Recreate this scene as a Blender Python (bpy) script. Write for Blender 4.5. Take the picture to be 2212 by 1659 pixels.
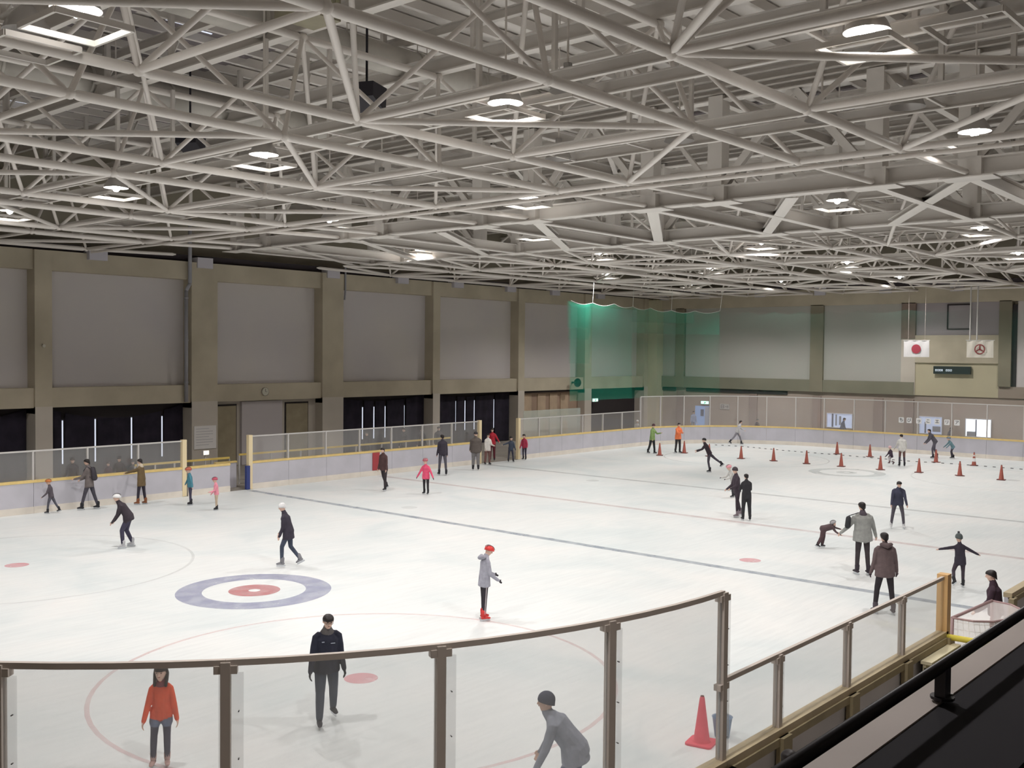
import bpy, bmesh, math, random
import numpy as np
from mathutils import Vector, Matrix
random.seed(7)
PI = math.pi
SC = bpy.context.scene
for o in list(bpy.data.objects): bpy.data.objects.remove(o, do_unlink=True)
COL = SC.collection

# ------------------------------------------------------------------ camera
CAM = Vector((-31.859, -20.838, 5.810)); YAW = 0.71741; PIT = -0.030806; ROL = 0.0093924
fw = Vector((math.cos(YAW)*math.cos(PIT), math.sin(YAW)*math.cos(PIT), math.sin(PIT)))
rt = Vector((math.sin(YAW), -math.cos(YAW), 0)); up = rt.cross(fw)
r2 = rt*math.cos(ROL) + up*math.sin(ROL); u2 = up*math.cos(ROL) - rt*math.sin(ROL)
cd = bpy.data.cameras.new('camera'); cam = bpy.data.objects.new('camera', cd); COL.objects.link(cam)
cam.matrix_world = Matrix(((r2.x, u2.x, -fw.x, CAM.x), (r2.y, u2.y, -fw.y, CAM.y), (r2.z, u2.z, -fw.z, CAM.z), (0, 0, 0, 1)))
cd.sensor_width = 36; cd.lens = 36*2216.0/2212; cd.clip_start = 0.05; cd.clip_end = 300
SC.camera = cam
# ------------------------------------------------------------------ world, exposure, the lamps' power
W = bpy.data.worlds.new('world'); SC.world = W; W.use_nodes = True
W.node_tree.nodes['Background'].inputs[0].default_value = (0.75, 0.85, 1, 1)
W.node_tree.nodes['Background'].inputs[1].default_value = 1.0
SC.view_settings.view_transform = 'Standard'; SC.view_settings.look = 'None'
SC.view_settings.exposure = 0.0; SC.view_settings.gamma = 1
LAMP_W = 1150.0; LAMP_COL = (1.0, 0.962, 0.94)

# ------------------------------------------------------------------ materials
MATS = {}
def mat(name, col, rough=0.7, metal=0.0, var=0.0, vscale=2.0, bump=0.0, bscale=30.0, emit=None, estr=0.0, spec=0.4, var2=None):
    if name in MATS: return MATS[name]
    m = bpy.data.materials.new(name); m.use_nodes = True; nt = m.node_tree; b = nt.nodes['Principled BSDF']
    b.inputs['Base Color'].default_value = (*col, 1); b.inputs['Roughness'].default_value = rough
    b.inputs['Metallic'].default_value = metal; b.inputs['Specular IOR Level'].default_value = spec
    if var > 0 or var2:
        tc = nt.nodes.new('ShaderNodeTexCoord'); n = nt.nodes.new('ShaderNodeTexNoise')
        n.inputs['Scale'].default_value = vscale; n.inputs['Detail'].default_value = 5
        nt.links.new(tc.outputs['Object'], n.inputs['Vector'])
        r = nt.nodes.new('ShaderNodeValToRGB'); nt.links.new(n.outputs['Fac'], r.inputs[0])
        r.color_ramp.elements[0].position = .33; r.color_ramp.elements[1].position = .67
        c2 = var2 if var2 else tuple(min(1, c*(1+var)) for c in col)
        c1 = col if var2 else tuple(c*(1-var) for c in col)
        r.color_ramp.elements[0].color = (*c1, 1); r.color_ramp.elements[1].color = (*c2, 1)
        nt.links.new(r.outputs[0], b.inputs['Base Color'])
    if bump > 0:
        tc = nt.nodes.new('ShaderNodeTexCoord'); n = nt.nodes.new('ShaderNodeTexNoise'); n.inputs['Scale'].default_value = bscale
        nt.links.new(tc.outputs['Object'], n.inputs['Vector'])
        bp = nt.nodes.new('ShaderNodeBump'); bp.inputs['Strength'].default_value = bump; bp.inputs['Distance'].default_value = .02
        nt.links.new(n.outputs['Fac'], bp.inputs['Height']); nt.links.new(bp.outputs[0], b.inputs['Normal'])
    if emit:
        b.inputs['Emission Color'].default_value = (*emit, 1); b.inputs['Emission Strength'].default_value = estr
    MATS[name] = m; return m
def see_through(name, col, opac, rough=0.5, gloss=0.06):
    if name in MATS: return MATS[name]
    m = bpy.data.materials.new(name); m.use_nodes = True; nt = m.node_tree; nt.nodes.clear()
    out = nt.nodes.new('ShaderNodeOutputMaterial'); t = nt.nodes.new('ShaderNodeBsdfTransparent')
    d = nt.nodes.new('ShaderNodeBsdfDiffuse'); d.inputs[0].default_value = (*col, 1)
    g = nt.nodes.new('ShaderNodeBsdfGlossy'); g.inputs['Roughness'].default_value = .08; g.inputs[0].default_value = (1, 1, 1, 1)
    m1 = nt.nodes.new('ShaderNodeMixShader'); m1.inputs[0].default_value = opac
    nt.links.new(t.outputs[0], m1.inputs[1]); nt.links.new(d.outputs[0], m1.inputs[2])
    m2 = nt.nodes.new('ShaderNodeMixShader'); m2.inputs[0].default_value = gloss
    nt.links.new(m1.outputs[0], m2.inputs[1]); nt.links.new(g.outputs[0], m2.inputs[2])
    nt.links.new(m2.outputs[0], out.inputs[0]); MATS[name] = m; return m
def paint_film(name, col, opac, vscale=1.5):
    """marking under worn ice: colour that fades in and out with the wear of the surface"""
    m = bpy.data.materials.new(name); m.use_nodes = True; nt = m.node_tree; nt.nodes.clear()
    out = nt.nodes.new('ShaderNodeOutputMaterial'); t = nt.nodes.new('ShaderNodeBsdfTransparent')
    d = nt.nodes.new('ShaderNodeBsdfPrincipled'); d.inputs['Base Color'].default_value = (*col, 1); d.inputs['Roughness'].default_value = .35
    tc = nt.nodes.new('ShaderNodeTexCoord'); n = nt.nodes.new('ShaderNodeTexNoise'); n.inputs['Scale'].default_value = vscale; n.inputs['Detail'].default_value = 6
    nt.links.new(tc.outputs['Object'], n.inputs['Vector'])
    mr = nt.nodes.new('ShaderNodeMapRange'); mr.inputs['From Min'].default_value = .3; mr.inputs['From Max'].default_value = .7
    mr.inputs['To Min'].default_value = opac*.65; mr.inputs['To Max'].default_value = min(1, opac*1.25)
    nt.links.new(n.outputs['Fac'], mr.inputs['Value'])
    mx = nt.nodes.new('ShaderNodeMixShader'); nt.links.new(mr.outputs[0], mx.inputs[0])
    nt.links.new(t.outputs[0], mx.inputs[1]); nt.links.new(d.outputs[0], mx.inputs[2]); nt.links.new(mx.outputs[0], out.inputs[0])
    return m
STEEL = mat('white_steel_paint', (.80, .75, .70), .45, var=.05, vscale=.8)
STEEL2 = mat('white_steel_beam_paint', (.73, .69, .645), .5, var=.07, vscale=.6)
DECK = mat('roof_deck_paint', (.76, .72, .68), .7, var=.08, vscale=.5)
CONC = mat('board_marked_concrete', (.47, .42, .32), .85, var2=(.58, .52, .40), vscale=.6, bump=.15, bscale=8)
CONC2 = mat('pale_concrete', (.60, .55, .48), .85, var=.07, vscale=.5)
WPAN = mat('grey_wall_panel', (.62, .585, .59), .8, var2=(.67, .63, .60), vscale=.25)
WPAN2 = mat('far_wall_panel', (.45, .46, .42), .8, var2=(.48, .46, .43), vscale=.25)
BEIGE = mat('beige_wall_paint', (.43, .36, .31), .8, var=.05, vscale=.5)
CREAMW = mat('cream_wall_board', (.56, .51, .36), .8, var=.05, vscale=.4)
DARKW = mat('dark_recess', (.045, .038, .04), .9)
BROWNP = mat('brown_panel', (.38, .27, .20), .7, var=.12, vscale=.6)
BOARD = mat('board_facing', (.60, .585, .645), .35, var2=(.54, .53, .58), vscale=1.2)
BOARDB = mat('board_back', (.58, .56, .57), .6, var=.06, vscale=1)
CAPY = mat('yellow_cap', (.80, .60, .24), .4, var=.08, vscale=3)
CAPB = mat('shaded_yellow_cap', (.52, .43, .28), .5, var=.08, vscale=3)  # same yellow cap, with its shade from behind mixed into the colour
KICK = mat('cream_kick_plate', (.80, .74, .66), .45, var=.06, vscale=2)
POSTM = mat('grey_post_metal', (.60, .53, .48), .55)
POSTF = mat('white_post_metal', (.62, .60, .58), .4, metal=.1)
CREAMP = mat('cream_padded_post', (.86, .72, .46), .5)
ORANGEP = mat('ochre_padded_post', (.72, .45, .20), .5)
FRAMEB = mat('olive_board_frame', (.34, .28, .17), .6, var=.1, vscale=3)
GLASS = see_through('clear_shield', (.75, .77, .75), .17, gloss=.03)
GLASSF = see_through('far_shield', (.72, .70, .68), .10, gloss=.03)
BLACKM = mat('black_rail_paint', (.02, .015, .02), .4)
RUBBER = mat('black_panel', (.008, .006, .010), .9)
LEDGE = mat('pinkish_ledge_paint', (.48, .42, .39), .6, var=.04, vscale=2)
FLOORC = mat('concrete_floor_paint', (.36, .33, .29), .7, var=.1, vscale=.6)
REDC = mat('faded_red_plastic', (.42, .12, .09), .5, var=.1, vscale=6)
REDD = mat('dark_red_rubber', (.16, .06, .055), .6)
PINKC = mat('pink_red_plastic', (.80, .13, .17), .45, var=.06, vscale=8)
DAY = mat('daylight_gap', (.8, .85, 1), .5, emit=(.80, .86, 1.0), estr=.8)
CURT = mat('dark_curtain', (.022, .018, .03), .95, var=.3, vscale=1.5)

def ice_material():
    m = bpy.data.materials.new('ice'); m.use_nodes = True; nt = m.node_tree; b = nt.nodes['Principled BSDF']; L = nt.links.new
    tc = nt.nodes.new('ShaderNodeTexCoord')
    n1 = nt.nodes.new('ShaderNodeTexNoise'); n1.inputs['Scale'].default_value = .28; n1.inputs['Detail'].default_value = 6; n1.inputs['Distortion'].default_value = .8
    L(tc.outputs['Object'], n1.inputs['Vector'])
    r = nt.nodes.new('ShaderNodeValToRGB'); L(n1.outputs['Fac'], r.inputs[0])
    r.color_ramp.elements[0].position = .3; r.color_ramp.elements[0].color = (.70, .755, .76, 1)
    r.color_ramp.elements[1].position = .7; r.color_ramp.elements[1].color = (.845, .85, .835, 1)
    e = r.color_ramp.elements.new(.5); e.color = (.79, .82, .815, 1)
    mp = nt.nodes.new('ShaderNodeMapping'); mp.inputs['Scale'].default_value = (.5, 6, 1); mp.inputs['Rotation'].default_value = (0, 0, .5)
    L(tc.outputs['Object'], mp.inputs['Vector'])
    n2 = nt.nodes.new('ShaderNodeTexNoise'); n2.inputs['Scale'].default_value = 1.4; n2.inputs['Detail'].default_value = 8; n2.inputs['Roughness'].default_value = .7
    L(mp.outputs[0], n2.inputs['Vector'])
    r2_ = nt.nodes.new('ShaderNodeValToRGB'); L(n2.outputs['Fac'], r2_.inputs[0])
    r2_.color_ramp.elements[0].position = .35; r2_.color_ramp.elements[0].color = (.93, .93, .935, 1)
    r2_.color_ramp.elements[1].position = .6; r2_.color_ramp.elements[1].color = (1, 1, 1, 1)
    mx = nt.nodes.new('ShaderNodeMix'); mx.data_type = 'RGBA'; mx.blend_type = 'MULTIPLY'; mx.inputs[0].default_value = 1
    L(r.outputs[0], mx.inputs[6]); L(r2_.outputs[0], mx.inputs[7]); L(mx.outputs[2], b.inputs['Base Color'])
    b.inputs['Roughness'].default_value = .42; b.inputs['Specular IOR Level'].default_value = .25
    bp = nt.nodes.new('ShaderNodeBump'); bp.inputs['Strength'].default_value = .12; bp.inputs['Distance'].default_value = .01
    L(n2.outputs['Fac'], bp.inputs['Height']); L(bp.outputs[0], b.inputs['Normal'])
    return m
ICE = ice_material()

# ------------------------------------------------------------------ mesh helpers
def mesh_from(name, verts, faces, m, smooth=False):
    me = bpy.data.meshes.new(name); me.from_pydata([tuple(v) for v in verts], [], faces); me.update()
    for x in (m if isinstance(m, (list, tuple)) else [m]): me.materials.append(x)
    if smooth: me.polygons.foreach_set('use_smooth', [True]*len(me.polygons))
    return me
def link(name, me, parent=None, M=None):
    o = bpy.data.objects.new(name, me); COL.objects.link(o)
    if parent is not None: o.parent = parent
    if M is not None: o.matrix_local = M
    return o
def thing(name, label, cat, loc=(0, 0, 0), rz=0, group=None):
    o = bpy.data.objects.new(name, None); COL.objects.link(o); o.location = loc; o.rotation_euler = (0, 0, rz)
    o.empty_display_size = .1; o['label'] = label; o['category'] = cat
    if group: o['group'] = group
    return o
def tag(o, label, cat, group=None):
    o['label'] = label; o['category'] = cat
    if group: o['group'] = group
    return o
class MB:
    def __init__(s): s.v = []; s.f = []
    def box(s, x0, x1, y0, y1, z0, z1):
        if x0 > x1: x0, x1 = x1, x0
        if y0 > y1: y0, y1 = y1, y0
        if z0 > z1: z0, z1 = z1, z0
        n = len(s.v)
        s.v += [(x0, y0, z0), (x1, y0, z0), (x1, y1, z0), (x0, y1, z0), (x0, y0, z1), (x1, y0, z1), (x1, y1, z1), (x0, y1, z1)]
        s.f += [(n, n+3, n+2, n+1), (n+4, n+5, n+6, n+7), (n, n+1, n+5, n+4), (n+1, n+2, n+6, n+5), (n+2, n+3, n+7, n+6), (n+3, n, n+4, n+7)]
        return s
    def tube(s, p0, p1, r0, r1=None, n=8, cap=True):
        r1 = r0 if r1 is None else r1
        p0 = Vector(p0); p1 = Vector(p1); d = (p1-p0).normalized()
        a = d.orthogonal().normalized(); b = d.cross(a); k = len(s.v)
        for p, r in ((p0, r0), (p1, r1)):
            for i in range(n):
                t = 2*PI*i/n; s.v.append(tuple(p + a*math.cos(t)*r + b*math.sin(t)*r))
        for i in range(n):
            j = (i+1) % n; s.f.append((k+i, k+j, k+n+j, k+n+i))
        if cap: s.f.append(tuple(k+i for i in reversed(range(n)))); s.f.append(tuple(k+n+i for i in range(n)))
        return s
    def path(s, pts, r, n=6):
        for a, b in zip(pts[:-1], pts[1:]): s.tube(a, b, r, n=n)
        return s
    def ribbon(s, pts, z0, z1, t):
        """upright strip along 2-D points, t thick"""
        k = len(s.v); N = len(pts)
        for i, p in enumerate(pts):
            a = Vector(pts[max(0, i-1)]); b = Vector(pts[min(N-1, i+1)]); d = (b-a).normalized(); nx, ny = -d.y*t/2, d.x*t/2
            s.v += [(p[0]-nx, p[1]-ny, z0), (p[0]+nx, p[1]+ny, z0), (p[0]+nx, p[1]+ny, z1), (p[0]-nx, p[1]-ny, z1)]
        for i in range(N-1):
            a = k+4*i; b = a+4
            s.f += [(a, b, b+3, a+3), (a+1, a+2, b+2, b+1), (a+3, b+3, b+2, a+2), (a, a+1, b+1, b)]
        s.f += [(k, k+3, k+2, k+1), (k+4*N-4, k+4*N-3, k+4*N-2, k+4*N-1)]
        return s
    def lathe(s, prof, c=(0, 0, 0), n=20, close=False):
        k = len(s.v)
        for r, z in prof:
            for i in range(n):
                t = 2*PI*i/n; s.v.append((c[0]+r*math.cos(t), c[1]+r*math.sin(t), c[2]+z))
        for q in range(len(prof)-1):
            for i in range(n):
                j = (i+1) % n; s.f.append((k+q*n+i, k+q*n+j, k+(q+1)*n+j, k+(q+1)*n+i))
        if close: s.f.append(tuple(k+i for i in reversed(range(n)))); e = k+(len(prof)-1)*n; s.f.append(tuple(e+i for i in range(n)))
        return s
    def build(s, name, m, parent=None, smooth=False, M=None): return link(name, mesh_from(name, s.v, s.f, m, smooth), parent, M)
def B(name, m, parent, *a): return MB().box(*a).build(name, m, parent)
def struct(o): o['kind'] = 'structure'; return o

# unit members shared by every bar of the roof
def unit_tube():
    b = MB(); b.lathe([(.5, 0), (.55, .012), (1, .035), (1, .965), (.55, .988), (.5, 1)], n=12, close=True); return mesh_from('tube', b.v, b.f, STEEL, True)
def unit_pipe():
    b = MB(); b.lathe([(1, 0), (1, 1)], n=12, close=True); return mesh_from('pipe', b.v, b.f, STEEL, True)
def unit_H(m, tw=.06, tf=.09):     # section in x (width, flanges), y (height); unit 1x1, along z
    b = MB(); b.box(-.5, .5, .5-tf, .5, 0, 1); b.box(-.5, .5, -.5, -.5+tf, 0, 1); b.box(-tw/2, tw/2, -.5+tf, .5-tf, 0, 1); return mesh_from('h_beam', b.v, b.f, m)
def unit_box(m): b = MB().box(-.5, .5, -.5, .5, 0, 1); return mesh_from('bar', b.v, b.f, m)
U_TUBE = unit_tube(); U_PIPE = unit_pipe(); U_H = unit_H(STEEL2); U_BAR = unit_box(STEEL2)
bmb = MB(); bmb.lathe([(.02, -1), (.6, -.8), (1, -.2), (1, .2), (.6, .8), (.02, 1)], n=10); U_BALL = mesh_from('ball', bmb.v, bmb.f, STEEL, True)
def member(name, me, p0, p1, w, h=None, parent=None, upv=(0, 0, 1)):
    p0 = Vector(p0); p1 = Vector(p1); d = p1-p0; L = d.length; z = d/L; h = w if h is None else h
    u = Vector(upv)
    if abs(z.dot(u)) > .97: u = Vector((1, 0, 0))
    x = u.cross(z).normalized(); y = z.cross(x)
    M = Matrix(((x.x*w, y.x*h, z.x*L, p0.x), (x.y*w, y.y*h, z.y*L, p0.y), (x.z*w, y.z*h, z.z*L, p0.z), (0, 0, 0, 1)))
    return link(name, me, parent, M)

# ================================================================== FLOOR AND ICE
RX, RYA, RYB, RAD = 30.0, 15.4, -15.0, 8.5
def arc(cx, cy, r, a0, a1, n): return [(cx+r*math.cos(math.radians(a0+(a1-a0)*i/n)), cy+r*math.sin(math.radians(a0+(a1-a0)*i/n))) for i in range(n+1)]
def rink_outline(n=12):
    xs = RX-RAD; return arc(xs, RYA-RAD, RAD, 0, 90, n)+arc(-xs, RYA-RAD, RAD, 90, 180, n)+arc(-xs, RYB+RAD, RAD, 180, 270, n)+arc(xs, RYB+RAD, RAD, 270, 360, n)
flr = struct(B('floor', FLOORC, None, -39, 36.5, -27, 25.5, -.3, -.004))
ol = rink_outline(); ice = struct(link('floor', mesh_from('ice', [(x, y, .004) for x, y in ol]+[(x, y, -.05) for x, y in ol],
    [tuple(range(len(ol)))]+[(i, i+len(ol), (i+1) % len(ol)+len(ol), (i+1) % len(ol)) for i in range(len(ol))], ICE)))
F_BLUE = paint_film('blue_line_film', (.22, .27, .36), .40, 2.0); F_RED = paint_film('red_line_film', (.62, .32, .32), .24, 1.2)
F_FAR = paint_film('far_line_film', (.28, .31, .33), .26, 1.5); F_CIRC = paint_film('circle_film', (.85, .48, .48), .28, .8)
F_HB = paint_film('house_blue_film', (.36, .37, .54), .54, 2.5); F_HR = paint_film('house_red_film', (.62, .22, .23), .62, 3)
F_HG = paint_film('worn_house_film', (.5, .54, .54), .30, 1.5); F_SPOT = paint_film('spot_film', (.85, .30, .34), .45, 2)
F_SPG = paint_film('worn_spot_film', (.50, .50, .50), .17, .6)
def strip(name, x0, x1, y0, y1, m, z=.008): return link(name, mesh_from(name, [(x0, y0, z), (x1, y0, z), (x1, y1, z), (x0, y1, z)], [(0, 1, 2, 3)], m), ice)
def ring(name, cx, cy, ri, ro, m, z=.008, n=64, soft=0):
    v = []; f = []
    for i in range(n):
        t = 2*PI*i/n; v += [(cx+ri*math.cos(t), cy+ri*math.sin(t), z), (cx+ro*math.cos(t), cy+ro*math.sin(t), z)]
    for i in range(n): j = (i+1) % n; f.append((2*i, 2*i+1, 2*j+1, 2*j))
    return link(name, mesh_from(name, v, f, m), ice)
strip('blue_line', -7.26, -6.96, RYB+.05, RYA-.3, F_BLUE); strip('blue_line', 6.96, 7.26, RYB+.05, RYA-.3, F_FAR)
strip('center_line', -.15, .15, RYB+.05, RYA-.3, F_RED)
for sx in (-20, 20):
    for sy in (-7, 7):
        ring('face_off_spot', sx, sy, .0, .30, F_SPOT if sx < 0 else F_SPG); ring('face_off_circle', sx, sy, 4.46, 4.54, F_CIRC if (sx < 0 and sy < 0) else F_SPG)
for sx in (-5.7, 5.7):
    for sy in (-7, 7): ring('face_off_spot', sx, sy, 0, .30, F_SPOT if (sx < 0 and sy < 0) else F_SPG)
ring('curling_house_ring', -17.37, 0, 1.22, 1.83, F_HB); ring('curling_house_ring', -17.37, 0, .14, .61, F_HR)
ring('curling_house_ring', 17.37, 0, 1.30, 1.83, F_HG); ring('curling_house_ring', 17.37, 0, .14, .5, F_HG)

# ================================================================== WALLS
WY, WX = 23.0, 34.9
wl = struct(B('wall_left', CONC, None, -39, 36, WY+.9, WY+1.3, 0, 10.05))
def col(par, *a, m=CONC): return B('column', m, par, *a)
def slab(par, name, m, *a): return B(name, m, par, *a)
COLS = [(-28.3, -27.3), (-20.4, -19.5), (-12.39, -11.65), (-4.95, -3.53), (2.91, 4.34), (11.2, 11.78), (19.0, 19.62), (26.2, 27.0), (33.7, 34.9)]
for a, b in COLS:
    col(wl, a, b, WY, WY+.95, 3.0, 9.98 if b-a < 1.2 else 9.98)
    B('column_foot', CONC2, wl, a, b, WY-.02, WY+.95, 0, 3.3)
for (a0, a), (b, b1) in zip(COLS[:-1], COLS[1:]):
    slab(wl, 'wall_panel', WPAN, a, b, WY+.72, WY+.92, 4.1, 9.3)
    slab(wl, 'beam', CONC, a, b, WY+.12, WY+.9, 3.25, 4.1)
    slab(wl, 'beam', CONC, a, b, WY+.15, WY+.9, 9.15, 10.0)
for x in (-15.3, -9.6, -4.25, 3.6, 8.7, 13.3, 18.2, 22.8, 28.0):
    B('bearing_block', mat('pale_bearing', (.60, .58, .63), .7), wl, x-.42, x+.42, WY-.08, WY+.7, 9.72, 10.22)
# lower storey of the left wall, bay by bay
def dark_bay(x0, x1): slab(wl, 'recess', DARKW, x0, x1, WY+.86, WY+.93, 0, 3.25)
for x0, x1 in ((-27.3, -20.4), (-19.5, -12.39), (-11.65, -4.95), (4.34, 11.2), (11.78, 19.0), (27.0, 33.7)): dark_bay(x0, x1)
WN = 0
def slit_window(xs, z0, z1, w=.05):
    global WN
    for x in xs:
        WN += 1; f = struct(B('window_%d' % WN, mat('dark_frame', (.05, .05, .06), .6), None, x-w/2-.04, x+w/2+.04, WY+.80, WY+.86, z0-.05, z1+.05))
        B('pane', DAY, f, x-w/2, x+w/2, WY+.775, WY+.80, z0, z1)
slit_window((-14.2,), .8, 2.3, .12); slit_window((-10.85, -9.35, -7.6, -6.05), .7, 2.62); slit_window((4.85, 6.4, 7.25, 8.1, 9.6), .8, 2.62); slit_window((12.25, 13.95, 14.8, 15.65, 17.5), .9, 2.75); slit_window((27.45,), 1.2, 2.0, .1)
def curtain(x0, x1, slits, label, zt=3.2, sag=.55):
    """dark hanging curtain with a sagging top edge, open at the daylight gaps"""
    xs = [x0]+sorted(slits)+[x1]; t = thing('curtain', label, 'curtain', ((x0+x1)/2, WY+.715, 0)); ox = (x0+x1)/2
    for a, b in zip(xs[:-1], xs[1:]):
        a2 = a+(.08 if a != x0 else 0); b2 = b-(.08 if b != x1 else 0); n = max(4, int((b2-a2)/.12)); v = []; f = []
        for i in range(n+1):
            x = a2+(b2-a2)*i/n; u = (x-x0)/(x1-x0); zt_ = zt-sag*4*u*(1-u)
            y = .03*math.sin(x*9+math.sin(x*2.3))
            for z in (0.02, 1.1, 2.0, zt_): v.append((x-ox, y*(1 if z < 2.5 else .5), z))
        for i in range(n):
            for q in range(3): f.append((4*i+q, 4*i+4+q, 4*i+5+q, 4*i+1+q))
        link('curtain_panel', mesh_from('curtain_panel', v, f, CURT, True), t)
curtain(-11.6, -5.0, (-10.85, -9.35, -7.6, -6.05), 'dark draped curtain with four daylight gaps, left of the grey down pipe')
curtain(-19.4, -12.45, (-14.2,), 'dark curtain at the far left edge behind the rink shield')
curtain(4.4, 11.15, (4.85, 6.4, 7.25, 8.1, 9.6), 'dark sagging curtain with five daylight gaps, right of the two recessed doors', 3.25, .3)
curtain(11.85, 18.95, (12.25, 13.95, 14.8, 15.65, 17.5), 'dark sagging curtain behind the red jacketed group at the board gap', 3.25, .25)
# door bay
slab(wl, 'wall_panel', CONC2, -3.53, 2.91, WY+.6, WY+.92, 0, 3.25)
slab(wl, 'wall_panel', mat('light_grey_panel', (.60, .56, .57), .8), -1.85, .62, WY+.42, WY+.6, 0, 3.2)
for i, (a, b) in enumerate(((-3.4, -2.12), (.95, 2.35))):
    d = struct(B('door_%d' % (i+1), mat('olive_door', (.36, .31, .21), .7, var=.08), None, a, b, WY+.52, WY+.6, 0, 3.0))
    B('door_frame', DARKW, d, a-.06, b+.06, WY+.56, WY+.605, 0, 3.08); B('door_handle', POSTM, d, a+.1, a+.16, WY+.47, WY+.52, 1.0, 1.14)
slab(wl, 'wall_panel', BROWNP, 19.62, 26.2, WY+.6, WY+.92, 0, 3.1)
for x in (20.6, 22.1, 23.4, 24.6): slab(wl, 'panel', mat('tan_panel', (.50, .38, .27), .7, var=.1), x-.42, x+.42, WY+.54, WY+.6, .1, 3.0)
slab(wl, 'joint', DARKW, 19.7, 26.1, WY+.5, WY+.62, 3.1, 3.2)
# upper set-back walls and the far wall
struct(B('wall_left', mat('dusky_upper_wall', (.30, .27, .21), .9, var=.1, vscale=.4), None, -39, 36.5, WY+1.5, WY+1.7, 9.9, 15))
struct(B('trim_1', mat('dark_gap', (.05, .04, .045), .9), None, -39, 35, WY+.45, WY+1.6, 10.0, 10.34))
wf = struct(B('wall_far', CONC, None, WX+.5, WX+.9, -27, WY+1.3, 0, 10.3))
def fb(name, m, y0, y1, z0, z1, xf, xb=WX+.5): return B(name, m, wf, xf, xb, y0, y1, z0, z1)
fb('beam', CONC, -27, 23.3, 9.2, 10.3, WX-.05)
fb('beam', mat('green_grey_concrete', (.245, .235, .175), .85, var=.1, vscale=.4), 3.1, 23, 3.3, 4.13, WX)
fb('wall_panel', WPAN2, 10.2, 20.2, 4.13, 9.2, WX+.15); fb('wall_panel', WPAN2, 3.95, 9.25, 4.13, 9.2, WX+.15); fb('wall_panel', WPAN2, 21, 23, 4.13, 9.2, WX+.15)
OLD = mat('dark_olive_concrete', (.27, .245, .18), .85, var=.12, vscale=.5)
fb('corner_column', mat('window_lit_concrete', (.62, .58, .42), .85, var=.06, vscale=.5), 22.2, 23.0, 0, 9.9, WX-.7)  # paler yellowish colour carries the window light on the corner column
for y0, y1 in ((20.25, 20.98), (9.25, 10.18)): fb('column', OLD, y0, y1, 3.3, 9.25, WX-.05)
fb('column', mat('brown_concrete', (.24, .18, .15), .85, var=.1), 3.04, 3.95, 6.95, 9.25, WX-.05); fb('column', CONC2, 3.04, 3.95, 3.3, 6.95, WX+.05)
fb('wall_panel', mat('lilac_panel', (.40, .365, .38), .8), -2.0, 3.04, 7.15, 9.2, WX+.15)
fb('beam', CONC, -2.0, 3.04, 5.4, 7.15, WX-.02); fb('wall_panel', CREAMW, -2.0, 3.1, 3.3, 5.4, WX+.12)
fb('column', OLD, -2.72, -2.0, 4.0, 9.25, WX-.05); fb('joint', DARKW, -3.0, -2.72, 4.0, 9.0, WX+.1); fb('wall_panel', WPAN, -10, -3.0, 4.0, 9.2, WX+.15)
fb('wall_panel', BEIGE, -27, 23, 0, 3.3, WX+.2); fb('wall_panel', mat('tan_lower_wall', (.36, .30, .25), .8), -10, -2.0, 3.3, 4.0, WX+.1)
for y0, y1 in ((21.0, 22.2), (11.9, 20.1)): fb('slot', DARKW, y0, y1, 3.02, 3.26, WX+.12)
for y in (20.6, 14.5, 9.7, 5.4, 3.4): fb('pilaster', mat('pink_brown_paint', (.33, .26, .23), .8), y-.3, y+.3, 0, 3.0, WX+.08)
f = thing('wall_frame', 'empty black square frame high on the far wall behind the hanging pipes', 'frame', (WX+.1, .4, 8.3))
for nm, a in (('frame_bar', (-.03, .03, -.72, .72, .72, .8)), ('frame_bar', (-.03, .03, -.72, .72, -.8, -.74)), ('frame_bar', (-.03, .03, .66, .72, -.74, .72)), ('frame_bar', (-.03, .03, -.72, -.66, -.74, .72))): B(nm, DARKW, f, *a)
struct(B('wall_far', mat('dusky_upper_wall', (.2, .2, .2)), None, WX+1.6, WX+1.8, -27, 26, 9.6, 15))
struct(B('trim_2', mat('dark_gap', (.05, .04, .045)), None, WX-.03, WX+1.6, -27, 23, 10.3, 10.58))
struct(B('wall_right', CONC2, None, -39, 36.5, -27.3, -27, 0, 15)); struct(B('wall_near', CONC2, None, -39.3, -39, -27, 25.5, 0, 15))
for y, in ((22.0,), (18.5,), (14.0,), (9.5,), (5.0,), (.5,), (-4.0,), (-8.5,)): B('bearing_block', mat('pale_bearing', (.60, .58, .63)), wf, WX-.15, WX+.4, y-.4, y+.4, 9.9, 10.45)
# lit lobby windows and doorway in the far wall
LOB = mat('lit_lobby_wall', (.6, .7, .9), .8, emit=(.62, .72, 1.0), estr=.42); BRI = mat('bright_daylight_lobby', (.9, .95, 1), .8, emit=(.88, .94, 1.0), estr=1.5)
WFR = mat('white_window_frame', (.75, .78, .85), .5)
def lobby(y0, y1, z0, z1, back, bits):
    global WN; WN += 1; w = struct(B('window_%d' % WN, back, None, WX+.186, WX+.199, y0, y1, z0, z1))
    for a in ((y0-.04, y0, z0-.04, z1+.04), (y1, y1+.04, z0-.04, z1+.04), (y0, y1, z1, z1+.04), (y0, y1, z0-.04, z0)): B('window_frame', WFR, w, WX+.12, WX+.2, *a)
    for (a, b, c, d, m) in bits: B('poster', m, w, WX+.165, WX+.185, a, b, c, d)
    B('pane', see_through('window_pane', (.8, .85, .9), .04), w, WX+.14, WX+.147, y0, y1, z0, z1)
DB = mat('blue_grey_print', (.12, .15, .25), .7); GY = mat('grey_print', (.35, .38, .45), .7)
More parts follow.
